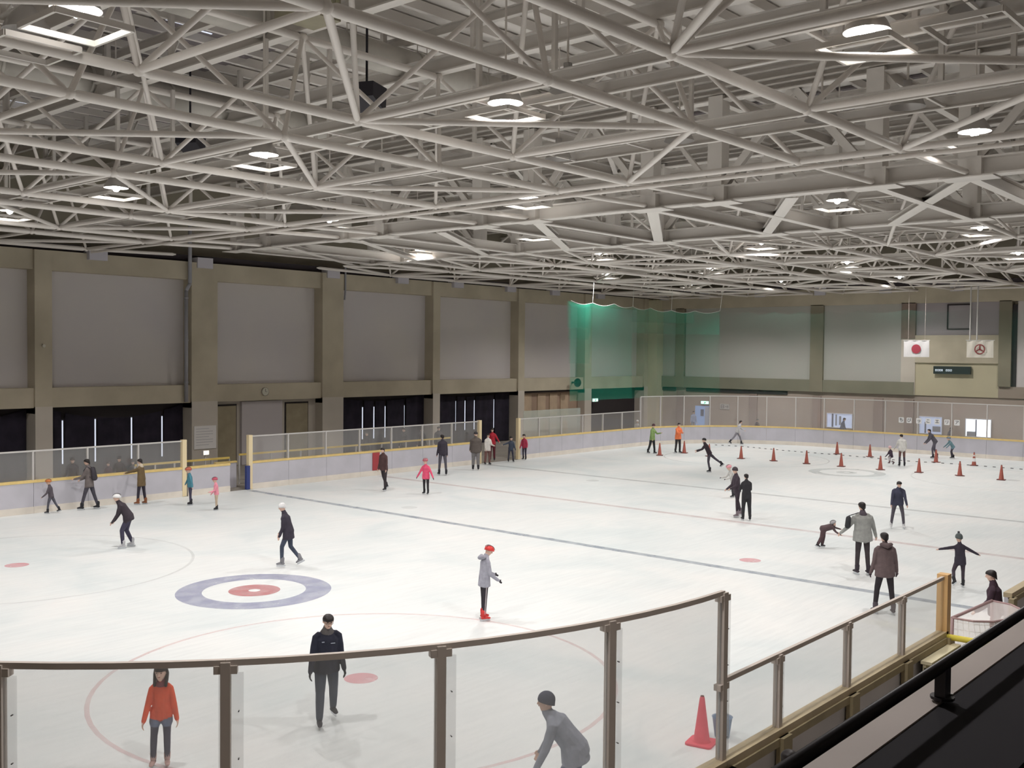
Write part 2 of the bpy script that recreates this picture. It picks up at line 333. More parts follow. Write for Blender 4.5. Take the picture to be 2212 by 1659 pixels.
lobby(7.19, 8.93, .94, 1.85, LOB, [(8.5, 8.62, .94, 1.85, DB), (7.95, 8.1, 1.1, 1.7, GY), (8.25, 8.36, 1.05, 1.8, GY)])
lobby(1.33, 2.71, .88, 1.93, LOB, [(1.4, 1.9, 1.0, 1.35, GY), (2.3, 2.4, .9, 1.6, DB)])
lobby(-1.61, -.14, .86, 1.92, BRI, [(-.75, -.2, .86, 1.15, GY), (-.78, -.7, .86, 1.9, DB)])
d = struct(B('door_3', mat('blue_lit_doorway', (.3, .45, .75), .8, emit=(.35, .5, .9), estr=.22), None, WX+.15, WX+.199, 18.1, 19.3, 0, 1.95))
B('door_leaf', mat('pale_door_leaf', (.55, .6, .75), .6), d, WX+.12, WX+.15, 18.1, 18.45, 0, 1.9); B('poster', DB, d, WX+.10, WX+.15, 18.55, 18.8, 1.2, 1.7)
EXG = mat('exit_sign_face', (.6, 1, .8), .5, emit=(.55, 1.0, .80), estr=1.6); EXD = mat('exit_green', (.02, .4, .2), .6)
def exit_sign(x, y, z, rz, label):
    t = thing('exit_sign', label, 'sign', (x, y, z), rz)
    B('casing', mat('white_casing', (.6, .65, .6)), t, -.02, .06, -.34, .34, -.12, .12); B('sign_face', EXG, t, -.035, -.02, -.32, .32, -.10, .10)
    b = MB(); b.box(-.045, -.036, -.05, .0, -.06, .04); b.box(-.045, -.036, -.12, .04, -.005, .02); b.box(-.045, -.036, .01, .05, -.08, -.02); b.box(-.045, -.036, -.04, -.01, .045, .075)
    b.build('running_figure', EXD, t)
exit_sign(WX+.05, 18.41, 2.22, 0, 'green lit exit sign above the blue lit doorway in the far wall')
exit_sign(28.0, WY+.4, 2.42, PI/2, 'green lit exit sign in the dark recess left of the corner column')
s = thing('direction_sign', 'white direction sign with a box mark and an arrow on the far wall', 'sign', (WX+.17, 16.82, 1.98))
B('sign_board', mat('dull_white_board', (.5, .48, .46)), s, -.02, .02, -.39, .39, -.2, .2)
b = MB(); b.box(-.03, -.02, .06, .30, .10, .13); b.box(-.03, -.02, .06, .30, -.13, -.10); b.box(-.03, -.02, .06, .09, -.1, .1); b.box(-.03, -.02, .27, .30, -.1, .1); b.box(-.03, -.02, .09, .27, -.01, .02)
b.box(-.03, -.02, -.30, -.04, -.015, .015)
for q in (1, -1): b.tube((-.025, -.30, 0), (-.025, -.2, q*.1), .014, n=4)
b.build('print', mat('grey_ink', (.15, .14, .15)), s)
# notice board, clock, scoreboard
s = thing('notice_board', 'white notice board with faint lines of text on the wide left wall column', 'sign', (-4.25, WY-.05, 1.56))
B('board', mat('white_notice', (.86, .84, .82)), s, -.6, .6, -.02, .02, -.56, .56)
b = MB()
for i in range(7):
    z = .42-.13*i; b.box(-.5, .42 if i % 3 else .2, -.026, -.02, z-.012, z+.012)
b.build('print', mat('pale_grey_print', (.55, .53, .55)), s)
s = thing('wall_clock', 'small round pale clock on the beam above the recessed doors', 'clock', (-.7, WY+.08, 3.69))
MB().tube((0, -.04, 0), (0, .03, 0), .2, n=24).build('clock_face', mat('clock_cream', (.62, .6, .5)), s); MB().lathe([(.2, -.03), (.22, -.05), (.22, .03)], n=24).build('rim', POSTM, s, M=Matrix.Rotation(PI/2, 4, 'X'))
MB().box(-.006, .006, -.05, -.04, 0, .14).box(0, .1, -.05, -.04, -.006, .006).build('hands', BLACKM, s)
s = thing('scoreboard', 'long black score display with faint white digits below the flags', 'display', (WX-.08, .7, 4.95))
B('casing', mat('black_green_casing', (.03, .04, .04), .4), s, -.06, .15, -1.12, 1.12, -.24, .24)
b = MB(); y = 1.0
for w_ in (.09, .1, .1, .06, 0, .09, .09, .1):
    if w_:
        b.box(-.075, -.06, y-w_, y, -.07, -.05); b.box(-.075, -.06, y-w_, y, .03, .05); b.box(-.075, -.06, y-.02, y, -.07, .05); b.box(-.075, -.06, y-w_, y-w_+.02, -.07, .05)
    y -= .13
b.build('digits', mat('lit_digits', (.8, .85, .9), emit=(.6, .65, .7), estr=.5), s)

# ================================================================== ROOF
roof = struct(B('ceiling', DECK, None, -39, 36.5, -27, 25.5, 14.8, 15))
for i, y in enumerate(np.arange(-18.4, 25, 1.12)): member('purlin', U_BAR, (-38, y, 14.62), (36.3, y, 14.62), .13, .26, roof)
for x in (-32, -26.0, -21.7, -17.45, -13.1, -6.65, 1.05, 9.0, 14.0, 18.9, 23.7, 28.5, 33):
    member('rafter', U_H, (x, -26.8, 13.15), (x, 24.9, 13.15), .28, .42, roof)
    for y in np.arange(-16.5, 23, 3.35):
        member('post', U_BAR, (x, y, 13.35), (x, y, 14.55), .13, .13, roof)
        member('knee_brace', U_BAR, (x, y, 13.4), (x+.9, y+.9, 14.5), .06, .06, roof)
for x in np.arange(-30, 35, 4.3):
    member('secondary_beam', U_H, (x, -26.8, 14.15), (x, 24.9, 14.15), .16, .25, roof)

YROW = [-17.5, -13.0, -10.78, -6.33, -4.12, .37, 2.6, 7.5, 9.7, 14.6, 16.7, 21.3]
ZL, ZU = 10.0, 12.85
def space_frame(label, XN, rows, odd_low, parity, cat='roof truss', rc=.09, rd=.062, rw=.052, xend=None):
    t = thing('space_frame', label, cat, (XN[0], 0, 0)); ox = XN[0]
    def P(x, y, z): return (x-ox, y, z)
    for y in rows:
        for a, b in zip(XN[:-1], XN[1:]): member('chord_tube', U_TUBE, P(a, y, ZL), P(b, y, ZL), rc, rc, t)
        if xend: member('chord_tube', U_TUBE, P(XN[-1], y, ZL), P(xend, y, ZL+.1), rc*.8, rc*.8, t)
        for x in XN: link('node_joint', U_BALL, t, Matrix.Translation(P(x, y, ZL)) @ Matrix.Scale(rc*1.1, 4))
    for k in range(0, len(rows)-1, 2):
        y0, y1 = rows[k], rows[k+1]; ym = (y0+y1)/2
        for i, x in enumerate(XN):
            member('cross_tube', U_TUBE, P(x, y0, ZL), P(x, y1, ZL), rd, rd, t)
        low_first = (ym > -5)
        for i in range(len(XN)-1):
            a, b = XN[i], XN[i+1]
            at_low = ((i+parity) % 2 == 1) == low_first
            ya, yb = (y0, y1) if at_low else (y1, y0)
            member('diagonal_tube', U_TUBE, P(a, ya, ZL), P(b, yb, ZL), rd, rd, t)
            xm = (a+b)/2; ap = P(xm, ym, ZU)
            link('node_joint', U_BALL, t, Matrix.Translation(ap) @ Matrix.Scale(rc*1.5, 4))
            for q in ((a, y0), (a, y1), (b, y0), (b, y1)): member('web_tube', U_TUBE, P(q[0], q[1], ZL), ap, rw, rw, t)
            if i < len(XN)-2: member('upper_tube', U_TUBE, ap, P((XN[i+1]+XN[i+2])/2, ym, ZU), rc, rc, t)
    return t
XN1 = [-32.45, -28.15, -23.85, -19.57, -15.28, -10.97]
XN2 = [6.5, 11.55, 16.5, 21.4, 26.2, 30.9, 34.6]
sf1 = space_frame('nearer bay of white tubular space frame over the near half of the ice', XN1, YROW, 1, 0, xend=-6.8)
yr2 = [y+.3 for y in YROW]
sf2 = space_frame('farther bay of white tubular space frame running to the far wall', XN2, yr2, 1, 0, rc=.085)
t = sf1
for y0, y1 in zip(YROW[:-1], YROW[1:]):          # closing edge of the near frame
    member('edge_tube', U_TUBE, (-10.97+32.45, y0, ZL), (-10.97+32.45, y1, ZL), .07, .07, t); member('edge_tube', U_PIPE, (-10.75+32.45, y0, ZL-.12), (-10.75+32.45, y1, ZL-.12), .05, .05, t)

def girder(x, ys, label, sgn):
    t = thing('lattice_girder', label, 'girder', (x, 0, 0))
    for i in range(len(ys)-1):
        member('lower_chord', U_H, (0, ys[i], 10.22), (0, ys[i+1], 10.22), .42, .44, t)
        member('upper_chord', U_H, (0, ys[i], 12.95), (0, ys[i+1], 12.95), .36, .36, t)
        if ys[i+1]-ys[i] > 3:
            ym = (ys[i]+ys[i+1])/2
            member('web_diagonal', U_H, (0, ys[i]+.15, 10.4), (0, ym, 12.8), .2, .2, t, (1, 0, 0)); member('web_diagonal', U_H, (0, ys[i+1]-.15, 10.4), (0, ym, 12.8), .2, .2, t, (1, 0, 0))
        else: member('web_diagonal', U_BAR, (0, ys[i]+.15, 10.4), (0, ys[i+1]-.1, 12.8), .12, .12, t, (1, 0, 0))
    for y in ys:
        B('web_post', STEEL2, t, -.2, .2, y-.22, y+.22, 9.98, 12.9); B('gusset', STEEL2, t, -.34, .34, y-.6, y+.6, 9.965, 9.99)
        B('stiffener', STEEL2, t, -.235, .235, y-.32, y-.22, 10.0, 10.45)
    return t
YG = YROW[:-1]
g1 = girder(-6.65, YG, 'nearer white lattice girder of flanged steel crossing the hall', -1)
g2 = girder(1.05, [y+.1 for y in YG], 'farther white lattice girder parallel to the nearer one', 1)
t = thing('roof_bracing', 'flat white steel bracing laid between the two lattice girders', 'bracing', (-6.65, 0, 0))
for y in YG:
    member('tie_beam', U_H, (.2, y, 10.16), (7.5, y+.1, 10.16), .26, .38, t); member('upper_tie', U_H, (.2, y, 12.9), (7.5, y+.1, 12.9), .22, .34, t)
yy = -17.2
while yy < 16.5:
    member('brace', U_H, (.3, yy, 10.06), (7.4, yy+4.4, 10.06), .34, .16, t)
    member('brace', U_H, (.3, yy+2, 12.8), (7.4, yy+6.4, 12.8), .18, .14, t); yy += 4.4
for y0, y1 in zip(yr2[:-1], yr2[1:]):
    member('edge_tube', U_TUBE, (13.15, y0, ZL), (13.15, y1, ZL), .06, .06, t)
for y in yr2: member('link_tube', U_TUBE, (7.9, y-.2, ZL+.05), (13.15, y, ZL), .075, .075, t)
for k in range(0, len(yr2)-1, 2):
    y0, y1 = yr2[k], yr2[k+1]; ym = (y0+y1)/2
    member('link_tube', U_TUBE, (7.9, ym, ZL+.05), (13.15, y0, ZL), .06, .06, t); member('link_tube', U_TUBE, (7.9, ym, ZL+.05), (13.15, y1, ZL), .06, .06, t)
    member('web_tube', U_TUBE, (10.5, ym, ZU), (13.15, y0, ZL), .05, .05, t); member('web_tube', U_TUBE, (10.5, ym, ZU), (13.15, y1, ZL), .05, .05, t)

DKP = mat('mauve_dark_deck', (.20, .175, .18), .9, var=.15, vscale=.6)
for (x0, x1, y0, y1) in ((-21.3, -17.8, 3.2, 11.0), (-17.1, -13.4, 3.2, 21.0), (-12.8, -9.2, 9.0, 21.0), (1.4, 5.4, -9.5, -.5)): B('dark_deck_panel', DKP, roof, x0, x1, y0, y1, 14.70, 14.78)
for (x, y, dx, dy) in ((-17.0, 4.6, .9, .05), (-16.0, 4.75, .5, .05), (-16.6, 8.5, .5, .05), (-15.8, 17.2, .6, .05), (3.73, -5.0, .08, .35), (3.9, -5.7, .08, .5), (4.15, -7.0, .08, .25), (4.2, -7.6, .08, .12), (3.7, -1.5, .08, .3)):
    B('daylight_slit', DAY, roof, x, x+dx, y, y+dy, 14.68, 14.70)
# air ducts, loudspeakers, fan units, lamp rails
DUCT = mat('painted_duct', (.56, .53, .48), .5, var=.06)
def duct(x0, x1, y, z, r, label):
    t = thing('air_duct', label, 'duct', (x0, y, z)); n = int((x1-x0)/2.4)
    for i in range(n):
        a = (x1-x0)*i/n; b = (x1-x0)*(i+1)/n
        m = MB(); m.tube((a, 0, 0), (b-.03, 0, 0), r, n=18); m.tube((b-.09, 0, 0), (b, 0, 0), r*1.05, n=18); m.build('duct_section', DUCT, t, smooth=True)
        MB().tube((a+.4, 0, r), (a+.4, 0, 14.6-z), .012, n=4).tube((a+.4, r, 0), (a+.4, r, 14.6-z), .012, n=4).build('hanger', STEEL, t)
duct(-30, -7.5, 7.9, 13.5, .42, 'large round pale duct running above the left side of the near space frame')
duct(-30, -7.5, -.4, 13.5, .38, 'large round pale duct above the middle of the near space frame')
duct(2, 33, 11.6, 13.4, .36, 'round pale duct above the left side of the far space frame')
duct(2, 33, -8.6, 13.4, .36, 'round pale duct above the right side of the far space frame')
SPK = mat('speaker_black', (.02, .018, .025), .6)
def speaker(x, y, z, label, s=1.0, rz=0):
    t = thing('hanging_speaker', label, 'speaker', (x, y, z), rz)
    v = [(-.45*s, -.42*s, .35*s), (.45*s, -.42*s, .35*s), (.45*s, .42*s, .35*s), (-.45*s, .42*s, .35*s), (-.42*s, -.4*s, -.05*s), (.42*s, -.4*s, -.35*s), (.42*s, .4*s, -.35*s), (-.42*s, .4*s, -.05*s)]
    link('cabinet', mesh_from('cabinet', v, [(0, 1, 2, 3), (7, 6, 5, 4), (0, 4, 5, 1), (1, 5, 6, 2), (2, 6, 7, 3), (3, 7, 4, 0)], SPK), t)
    MB().tube((0, 0, .35*s), (0, 0, 14.6-z), .03, n=6).build('hanger_pole', SPK, t); MB().tube((-.3, 0, .35*s), (.3, 0, .5*s), .03, n=6).build('bracket', POSTM, t)
speaker(-15.3, -1.62, 11.95, 'large black loudspeaker hung in the roof near the top centre left', .85, .4)
speaker(-15.0, 6.7, 11.95, 'black loudspeaker hung in the roof above the left side of the ice', .8, .6)
speaker(-15.6, -13.2, 13.0, 'black loudspeaker hung high beside the top right of the roof', .5, .2)
UNIT = mat('olive_fan_casing', (.34, .31, .22), .6, var=.08)
for (x, y, z, lab) in ((-16.2, -11.8, 13.2, 'boxy olive fan unit hung in the roof at the top centre'), (-18.6, -3.6, 12.9, 'boxy grey fan unit hung in the roof left of the big loudspeaker')):
    t = thing('fan_unit', lab, 'fan unit', (x, y, z)); B('casing', UNIT, t, -.5, .5, -.45, .45, -.3, .3)
    b = MB()
    for i in range(6): b.box(-.45+.16*i, -.37+.16*i, -.47, -.45, -.22, .22)
    b.build('grille', mat('grille_olive', (.42, .4, .26)), t); MB().tube((0, 0, .3), (0, 0, 1.3), .04, n=6).build('hanger', BLACKM, t)

LAMPS = [  # x, y, lit; lit lamps outside the view are added to even the ice light
 (-25.4, -7.55, 1), (-25.4, -6.1, 0), (-25.4, 4.9, 1), (-25.4, -15.2, 1),
 (-17.5, -14.93, 1), (-17.25, -16.3, 0), (-17.25, -9.35, 0), (-17.6, -8.17, 1), (-17.9, -1.1, 1), (-17.6, 6.2, 1), (-17.4, 13.5, 1),
 (-12.3, -13.6, 0), (-12.3, -11.9, 0), (-12.3, -8.6, 0), (-12.3, -5.2, 0), (-12.3, 1.2, 0),
 (-8.0, -.6, 1), (-1.9, -7.7, 1), (-1.0, 5.0, 1), (.6, 13.3, 1), (-2.0, -14.5, 1), (-8.3, 8.5, 1), (-9.3, -13.9, 1),
 (7.3, -.4, 1), (7.5, 8.0, 1), (7.5, -9.0, 1), (17.6, 15.0, 1), (17.7, 8.0, 1), (18.1, .5, 1), (18.0, -7.5, 1), (27.8, 15.4, 1), (28.2, 9.1, 1), (29.2, 2.0, 1), (28.0, -6.5, 1)]
REFL = mat('aluminium_reflector', (.48, .46, .44), .35, metal=.4); RIM = mat('lamp_rim', (.5, .48, .45), .4)
BULB = mat('lit_bulb', (1, 1, 1), .5, emit=(1, .97, .92), estr=45); BULB0 = mat('unlit_bulb', (.6, .6, .62), .2)
def lathe_mesh(nm, prof, m, n=24, close=False): b = MB(); b.lathe(prof, n=n, close=close); return mesh_from(nm, b.v, b.f, m, True)
ME_REFL = lathe_mesh('reflector', [(.33, 0), (.31, .05), (.27, .14), (.2, .24), (.12, .32), (.08, .36), (.08, .5), (0.01, .5)], REFL)
ME_BULB = lathe_mesh('bulb', [(.01, -.11), (.07, -.08), (.105, -.01), (.095, .10), (.05, .24), (.04, .36)], BULB); ME_BULB0 = lathe_mesh('bulb', [(.01, .09), (.05, .12), (.07, .17), (.05, .25), (.04, .36)], BULB0)
b = MB(); s_ = .52
for sx in (1, -1): b.box(sx*s_-.02, sx*s_+.02, -s_, s_, -.27, -.19); b.box(-s_, s_, sx*s_-.02, sx*s_+.02, -.27, -.19)
ME_FRM = mesh_from('guard_frame', b.v, b.f, STEEL2)
ld = bpy.data.lights.new('lamp_light', 'SPOT'); ld.energy = LAMP_W; ld.color = LAMP_COL; ld.spot_size = math.radians(142); ld.spot_blend = .45; ld.shadow_soft_size = .16
def lamp_label(i, x, y, lit):
    spots = {0: 'lit round ceiling lamp in the top left corner of the view', 1: 'unlit lamp beside the lit one at the top left', 4: 'lit ceiling lamp at the top right with a glowing square guard', 5: 'unlit lamp right of the lit lamp at the top right',
             7: 'lit ceiling lamp in the square guard above the roof centre', 6: 'unlit lamp beside the central lit lamp', 8: 'lit lamp left of the roof centre above the white tubes', 9: 'lit lamp second from the left in its row', 10: 'lit lamp at the left edge of the roof'}
    return spots.get(i, ('lit' if lit else 'unlit')+' high bay lamp about %d m along and %d m across from the near left of the roof' % (round(x+32), round(20-y)))
LAB = {11: 'unlit dome lamp nearest the right edge, above the nearer lattice girder', 12: 'unlit dome lamp second from the right above the nearer lattice girder', 13: 'middle unlit dome lamp above the nearer lattice girder',
       14: 'unlit dome lamp left of the middle one above the nearer lattice girder', 15: 'leftmost unlit dome lamp above the nearer lattice girder', 2: 'added lit lamp just outside the left edge, in the nearest lamp row', 3: 'added lit lamp out of view above the camera side, in the nearest lamp row',
       16: 'lit lamp just before the nearer lattice girder, near the picture centre', 17: 'lit lamp seen through the bracing, right side between the girders', 18: 'lit lamp between the girders, centre left', 19: 'lit lamp lighting the bracing over the left wall',
       20: 'added lit lamp between the girders beyond the right edge', 21: 'lit lamp by the nearer girder on the left side', 22: 'lit lamp by the nearer girder on the right side', 23: 'lit lamp just behind the farther girder, right of centre', 24: 'lit lamp behind the farther girder, left of centre', 25: 'lit lamp behind the farther girder at the right edge',
       26: 'lit lamp over the far left corner, nearer of two', 27: 'lit lamp above the green net, second lamp row from the far wall', 28: 'lit lamp right of centre, second lamp row from the far wall', 29: 'rightmost lit lamp, second lamp row from the far wall',
       30: 'lit lamp in the far left corner of the roof', 31: 'lit lamp nearest the far wall above the orange jacket', 32: 'lit lamp nearest the far wall, left of the flags', 33: 'added lit lamp out of view by the far wall, right of the flags'}
for i, (x, y, lit) in enumerate(LAMPS):
    t = thing('high_bay_lamp', LAB.get(i, lamp_label(i, x, y, lit)), 'ceiling lamp', (x, y, 10.25 if i in (0, 1, 2, 3, 8, 9, 10) else (10.4 if i in (4, 7) else 10.5)), 0, 'high bay lamps in the roof')
    r = link('reflector', ME_REFL, t); link('bulb', ME_BULB if lit else ME_BULB0, r)
    if not (11 <= i <= 15): link('guard_frame', ME_FRM, t)
    MB().tube((0, 0, .5), (0, 0, 4.2), .022, n=6).build('hanger_rod', STEEL, t)
    if lit:
        lo = bpy.data.objects.new('lamp_light', ld); COL.objects.link(lo); lo.parent = t; lo.location = (0, 0, -.14)
for (x, lab) in ((-25.4, 'pair of slim steel lamp rails in the nearest row'), (-17.2, 'pair of slim steel lamp rails crossing under the near space frame'), (-12.3, 'pair of slim steel lamp rails before the nearer girder'),
                 (7.4, 'pair of slim steel lamp rails beyond the farther girder'), (18.0, 'pair of slim steel lamp rails in the middle of the far frame'), (28.2, 'pair of slim steel lamp rails next to the far wall')):
    t = thing('lamp_rail', lab, 'lamp rail', (x, 0, 10.62))
    for s in (-.56, .56): member('rail', U_H, (s, -19, 0), (s, 21, 0), .10, .24, t)
    for y in np.arange(-18.5, 21, 2.2): member('tie', U_BAR, (-.56, y, -.08), (.56, y, -.08), .05, .05, t)
    for y in (-15.3, -8.55, -1.87, 4.9, 12): member('hanger', U_BAR, (.56, y, .1), (.56, y, 2.3), .09, .09, t); member('hanger', U_BAR, (-.56, y+.9, .1), (-.56, y+.9, 2.3), .09, .09, t)

# ================================================================== RINK BOARDS AND SHIELDS
def seg_pts(a, b): return [a, b]
def split_line(p, q, xs): return xs
def boards(label, bays, ztop, side, postm=POSTF, glass=GLASSF, back=False, ends=(None, None), kick=True, pw=.055, colour_bays={}, group=None):
    """bays: list of lists of 2-D points, each bay one panel with its own shield; side=+1 when the ice lies to the right of travel"""
    p0 = bays[0][0]; t = thing('rink_boards', label, 'rink boards', (p0[0], p0[1], 0)); ox, oy = p0
    for k, bay in enumerate(bays):
        pts = [(x-ox, y-oy) for x, y in bay]
        def off(d):
            out = []
            for i, p in enumerate(pts):
                a = Vector(pts[max(0, i-1)]); b_ = Vector(pts[min(len(pts)-1, i+1)]); dd = (b_-a).normalized(); out.append((p[0]+dd.y*d*side, p[1]-dd.x*d*side))
            return out
        def trim(ps, g):
            q = [Vector(p) for p in ps]; d0 = (q[1]-q[0]).normalized(); d1 = (q[-1]-q[-2]).normalized(); q[0] = q[0]+d0*g; q[-1] = q[-1]-d1*g; return [tuple(v) for v in q]
        m = colour_bays.get(k, BOARD)
        MB().ribbon(trim(off(0), .006), .02, 1.08, .07).build('board_panel', m, t)
        if kick: MB().ribbon(trim(off(.04), .004), .006, .24, .03).build('kick_plate', KICK, t)
        MB().ribbon(off(-.03), 1.08, 1.17, .16).build('cap_rail', CAPB if back else CAPY, t)
        if back:
            MB().ribbon(trim(off(-.045), .01), .05, 1.05, .02).build('back_sheet', BOARDB, t)
            MB().ribbon(off(-.10), .98, 1.08, .07).build('back_rail', FRAMEB, t)
            MB().ribbon(off(-.08), .02, .10, .05).build('back_rail', FRAMEB, t)
        if ztop:
            MB().ribbon(trim(off(-.03), .03), 1.175, ztop-.02, .012).build('shield_pane', glass, t)
            MB().ribbon(off(-.03), ztop-.035, ztop+.02, .05).build('top_rail', postm, t)
    allp = [bays[0][0]]+[b[-1] for b in bays]
    for k, p in enumerate(allp):
        x, y = p[0]-ox, p[1]-oy; bay = bays[min(k, len(bays)-1)]; a = Vector(bay[0]); c = Vector(bay[1]); dd = (c-a).normalized()
        if k == len(bays): a = Vector(bays[-1][-2]); c = Vector(bays[-1][-1]); dd = (c-a).normalized()
        ang = math.atan2(dd.y, dd.x); n = Vector((dd.y, -dd.x))*side; x -= n.x*.03; y -= n.y*.03
        e = ends[0] if k == 0 else (ends[1] if k == len(allp)-1 else None)
        M = Matrix.Translation((x, y, 0)) @ Matrix.Rotation(ang, 4, 'Z')
        if e is not None and ztop: MB().box(-.09, .09, -.10, .08, 0.02, ztop+.05).build('end_post', e, t, M=M)
        elif ztop:
            MB().box(-pw/2, pw/2, -.045, .045, 1.0, ztop).build('shield_post', postm, t, M=M)
            if pw > .06:
                hw = MB(); hw.box(-.10, .10, -.05, .04, ztop-.10, ztop-.03); hw.build('post_bracket', postm, t, M=M)
                MB().box(-.15, -pw/2, -.012, .012, 1.2, ztop-.1).box(pw/2, .06, -.012, .012, 1.2, ztop-.1).build('joint_strip', see_through('joint_film', (.8, .82, .84), .12), t, M=M)
                sc = MB()
                for q in range(4 if ztop > 2.5 else 2): sc.tube((-.11, -.014, 1.4+q*.42), (-.11, .014, 1.4+q*.42), .006, n=6)
                sc.build('screws', BLACKM, t, M=M)
        if back: Mb = Matrix.Translation((x-n.x*.1, y-n.y*.1, 0)) @ Matrix.Rotation(ang, 4, 'Z'); MB().box(-.12, .12, -.05, .05, 0, 1.08).build('back_post', FRAMEB, t, M=Mb)
    return t
def line(xs, y): return [[(a, y), (b, y)] for a, b in zip(xs[:-1], xs[1:])]
def vline(ys, x): return [[(x, a), (x, b)] for a, b in zip(ys[:-1], ys[1:])]
def arcb(cx, cy, r, a0, a1, nb): return [arc(cx, cy, r, a0+(a1-a0)*i/nb, a0+(a1-a0)*(i+1)/nb, 4) for i in range(nb)]
REDB = mat('red_board_pad', (.42, .06, .07), .5); BLUB = mat('blue_board_pad', (.04, .06, .22), .5)
XS = RX-RAD
# ice is on the right of travel when going in +x along y=+15 -> side=+1 (normal (dy,-dx) = (0,-1))
boards('left side boards up to the first gate, with low shields', line([-21.5, -19.9, -17.9, -15.85, -13.87, -11.88, -9.96], RYA), 2.2, 1, ends=(None, CREAMP))
boards('short bare stretch of left side boards beside the first gate', line([-9.8, -7.87], RYA), None, 1)
boards('left side boards between the two gates, red pad at its middle', line([-6.9, -4.95, -2.9, -.95, 1.02, 3.05, 5.1, 7.15], RYA), 2.22, 1, ends=(CREAMP, CREAMP), colour_bays={})
boards('left side boards from the second gate to the far corner', line([10.25, 12.0, 14.0, 16.0, 18.0, 20.0, 22.0], RYA), 2.2, 1, ends=(CREAMP, None))
far = arcb(XS, RYA-RAD, RAD, 86.7, 0, 7)+vline([RYA-RAD, 4.95, 3.0, 1.05, -.9, -2.85, -4.8, RYB+RAD], RX)+arcb(XS, RYB+RAD, RAD, 0, -90, 7)
boards('curved far end boards with tall shields', far, 3.1, 1)
boards('right side boards beyond the gate, without shields', line([21.5, 19.5, 17.5, 15.5, 13.5, 11.5, 9.5, 7.5, 5.5, 3.5, 1.5, -.5, -2.5, -4.5, -6.5, -8.5, -10.3], RYB), None, 1, back=True)
boards('right side boards with low shields below the balcony', line([-14.0, -15.94, -18.0, -20.1, -21.5], RYB), 2.08, 1, postm=POSTM, glass=GLASS, back=True, ends=(ORANGEP, None), pw=.085)
near = arcb(-XS, RYB+RAD, RAD, -90, -180, 7)+vline([RYB+RAD, -4.5, -2.5, -.5, 1.5, 3.5, 5.2, RYA-RAD], -RX)+arcb(-XS, RYA-RAD, RAD, 180, 90, 7)
nb = boards('curved near end boards with tall shields and dark metal posts', near, 3.1, 1, postm=POSTM, glass=GLASS, back=True, pw=.085)
for (x0, x1, m, nm) in ((-.16, .16, REDB, 'center_pad'), (-7.8, -7.25, None, None)):
    if m: tag(B('board_pad', m, None, x0-.05, x1+.05, RYA-.075, RYA-.04, .25, 1.07), 'red pad on the left side boards at the centre line', 'pad')
tag(B('board_pad', BLUB, None, -7.12, -6.95, RYA-.1, RYA+.03, .02, 1.0), 'dark blue pad on the board end at the first gate', 'pad')
# benches' yellow hand rails behind the left boards
YR = mat('yellow_handrail', (.78, .58, .16), .4)
def handrail(x0, x1, y, z, label, n):
    t = thing('hand_rail', label, 'hand rail', (x0, y, 0)); MB().box(0, x1-x0, -.04, .04, z-.05, z+.03).build('rail', YR, t)
    for i in range(n+1): B('post', POSTF, t, (x1-x0)*i/n-.025, (x1-x0)*i/n+.025, -.03, .03, 0, z-.05)
handrail(-11.2, -6.9, 16.9, 1.22, 'yellow hand rail behind the bare boards by the first gate', 5)
handrail(-6.2, 6.9, 17.2, 1.28, 'long yellow hand rail behind the middle left boards', 8)
t = thing('players_gate', 'open gate gap boards behind the first gate on the left side', 'gate', (-7.9, 16.4, 0)); B('gate_leaf', BOARD, t, 0, 1.0, -.04, .04, 0, 1.05); B('cap', CAPY, t, -.02, 1.02, -.06, .06, 1.05, 1.12)
t = thing('floodlight_box', 'small lit white lamp box above the bare boards on the left', 'lamp', (-7.6, 17.6, 1.42)); B('casing', POSTF, t, -.14, .14, -.05, .08, -.1, .1); B('lens', mat('warm_lit_lens', (1, .95, .8), emit=(1, .93, .75), estr=1.6), t, -.12, .12, -.065, -.05, -.08, .08); B('stand', POSTF, t, -.02, .02, 0, .04, -1.42, -.1)
# loose clear screen standing behind the boards left of the net
t = thing('spare_shield_panel', 'pale greenish clear panels standing behind the boards past the second gate', 'panel', (11.6, 16.2, 0)); B('sheet', see_through('green_tint_sheet', (.55, .62, .55), .38), t, 0, 5.2, -.01, .01, 1.0, 2.55); B('foot', POSTM, t, 0, 5.2, -.05, .05, 0, 1.0)

# ================================================================== LETTER CARDS, FLAGS, NET
def text_mesh(txt, size, m, name, parent, M, ext=.004):
    cu = bpy.data.curves.new(name, 'FONT'); cu.body = txt; cu.size = size; cu.extrude = ext; cu.align_x = 'CENTER'; cu.align_y = 'CENTER'
    o = bpy.data.objects.new('tmp', cu); COL.objects.link(o); dg = bpy.context.evaluated_depsgraph_get()
    me = bpy.data.meshes.new_from_object(o.evaluated_get(dg)); bpy.data.objects.remove(o); me.materials.clear(); me.materials.append(m); return link(name, me, parent, M)
CARD = mat('white_card', (.86, .86, .86)); INK = mat('black_ink', (.02, .02, .025))
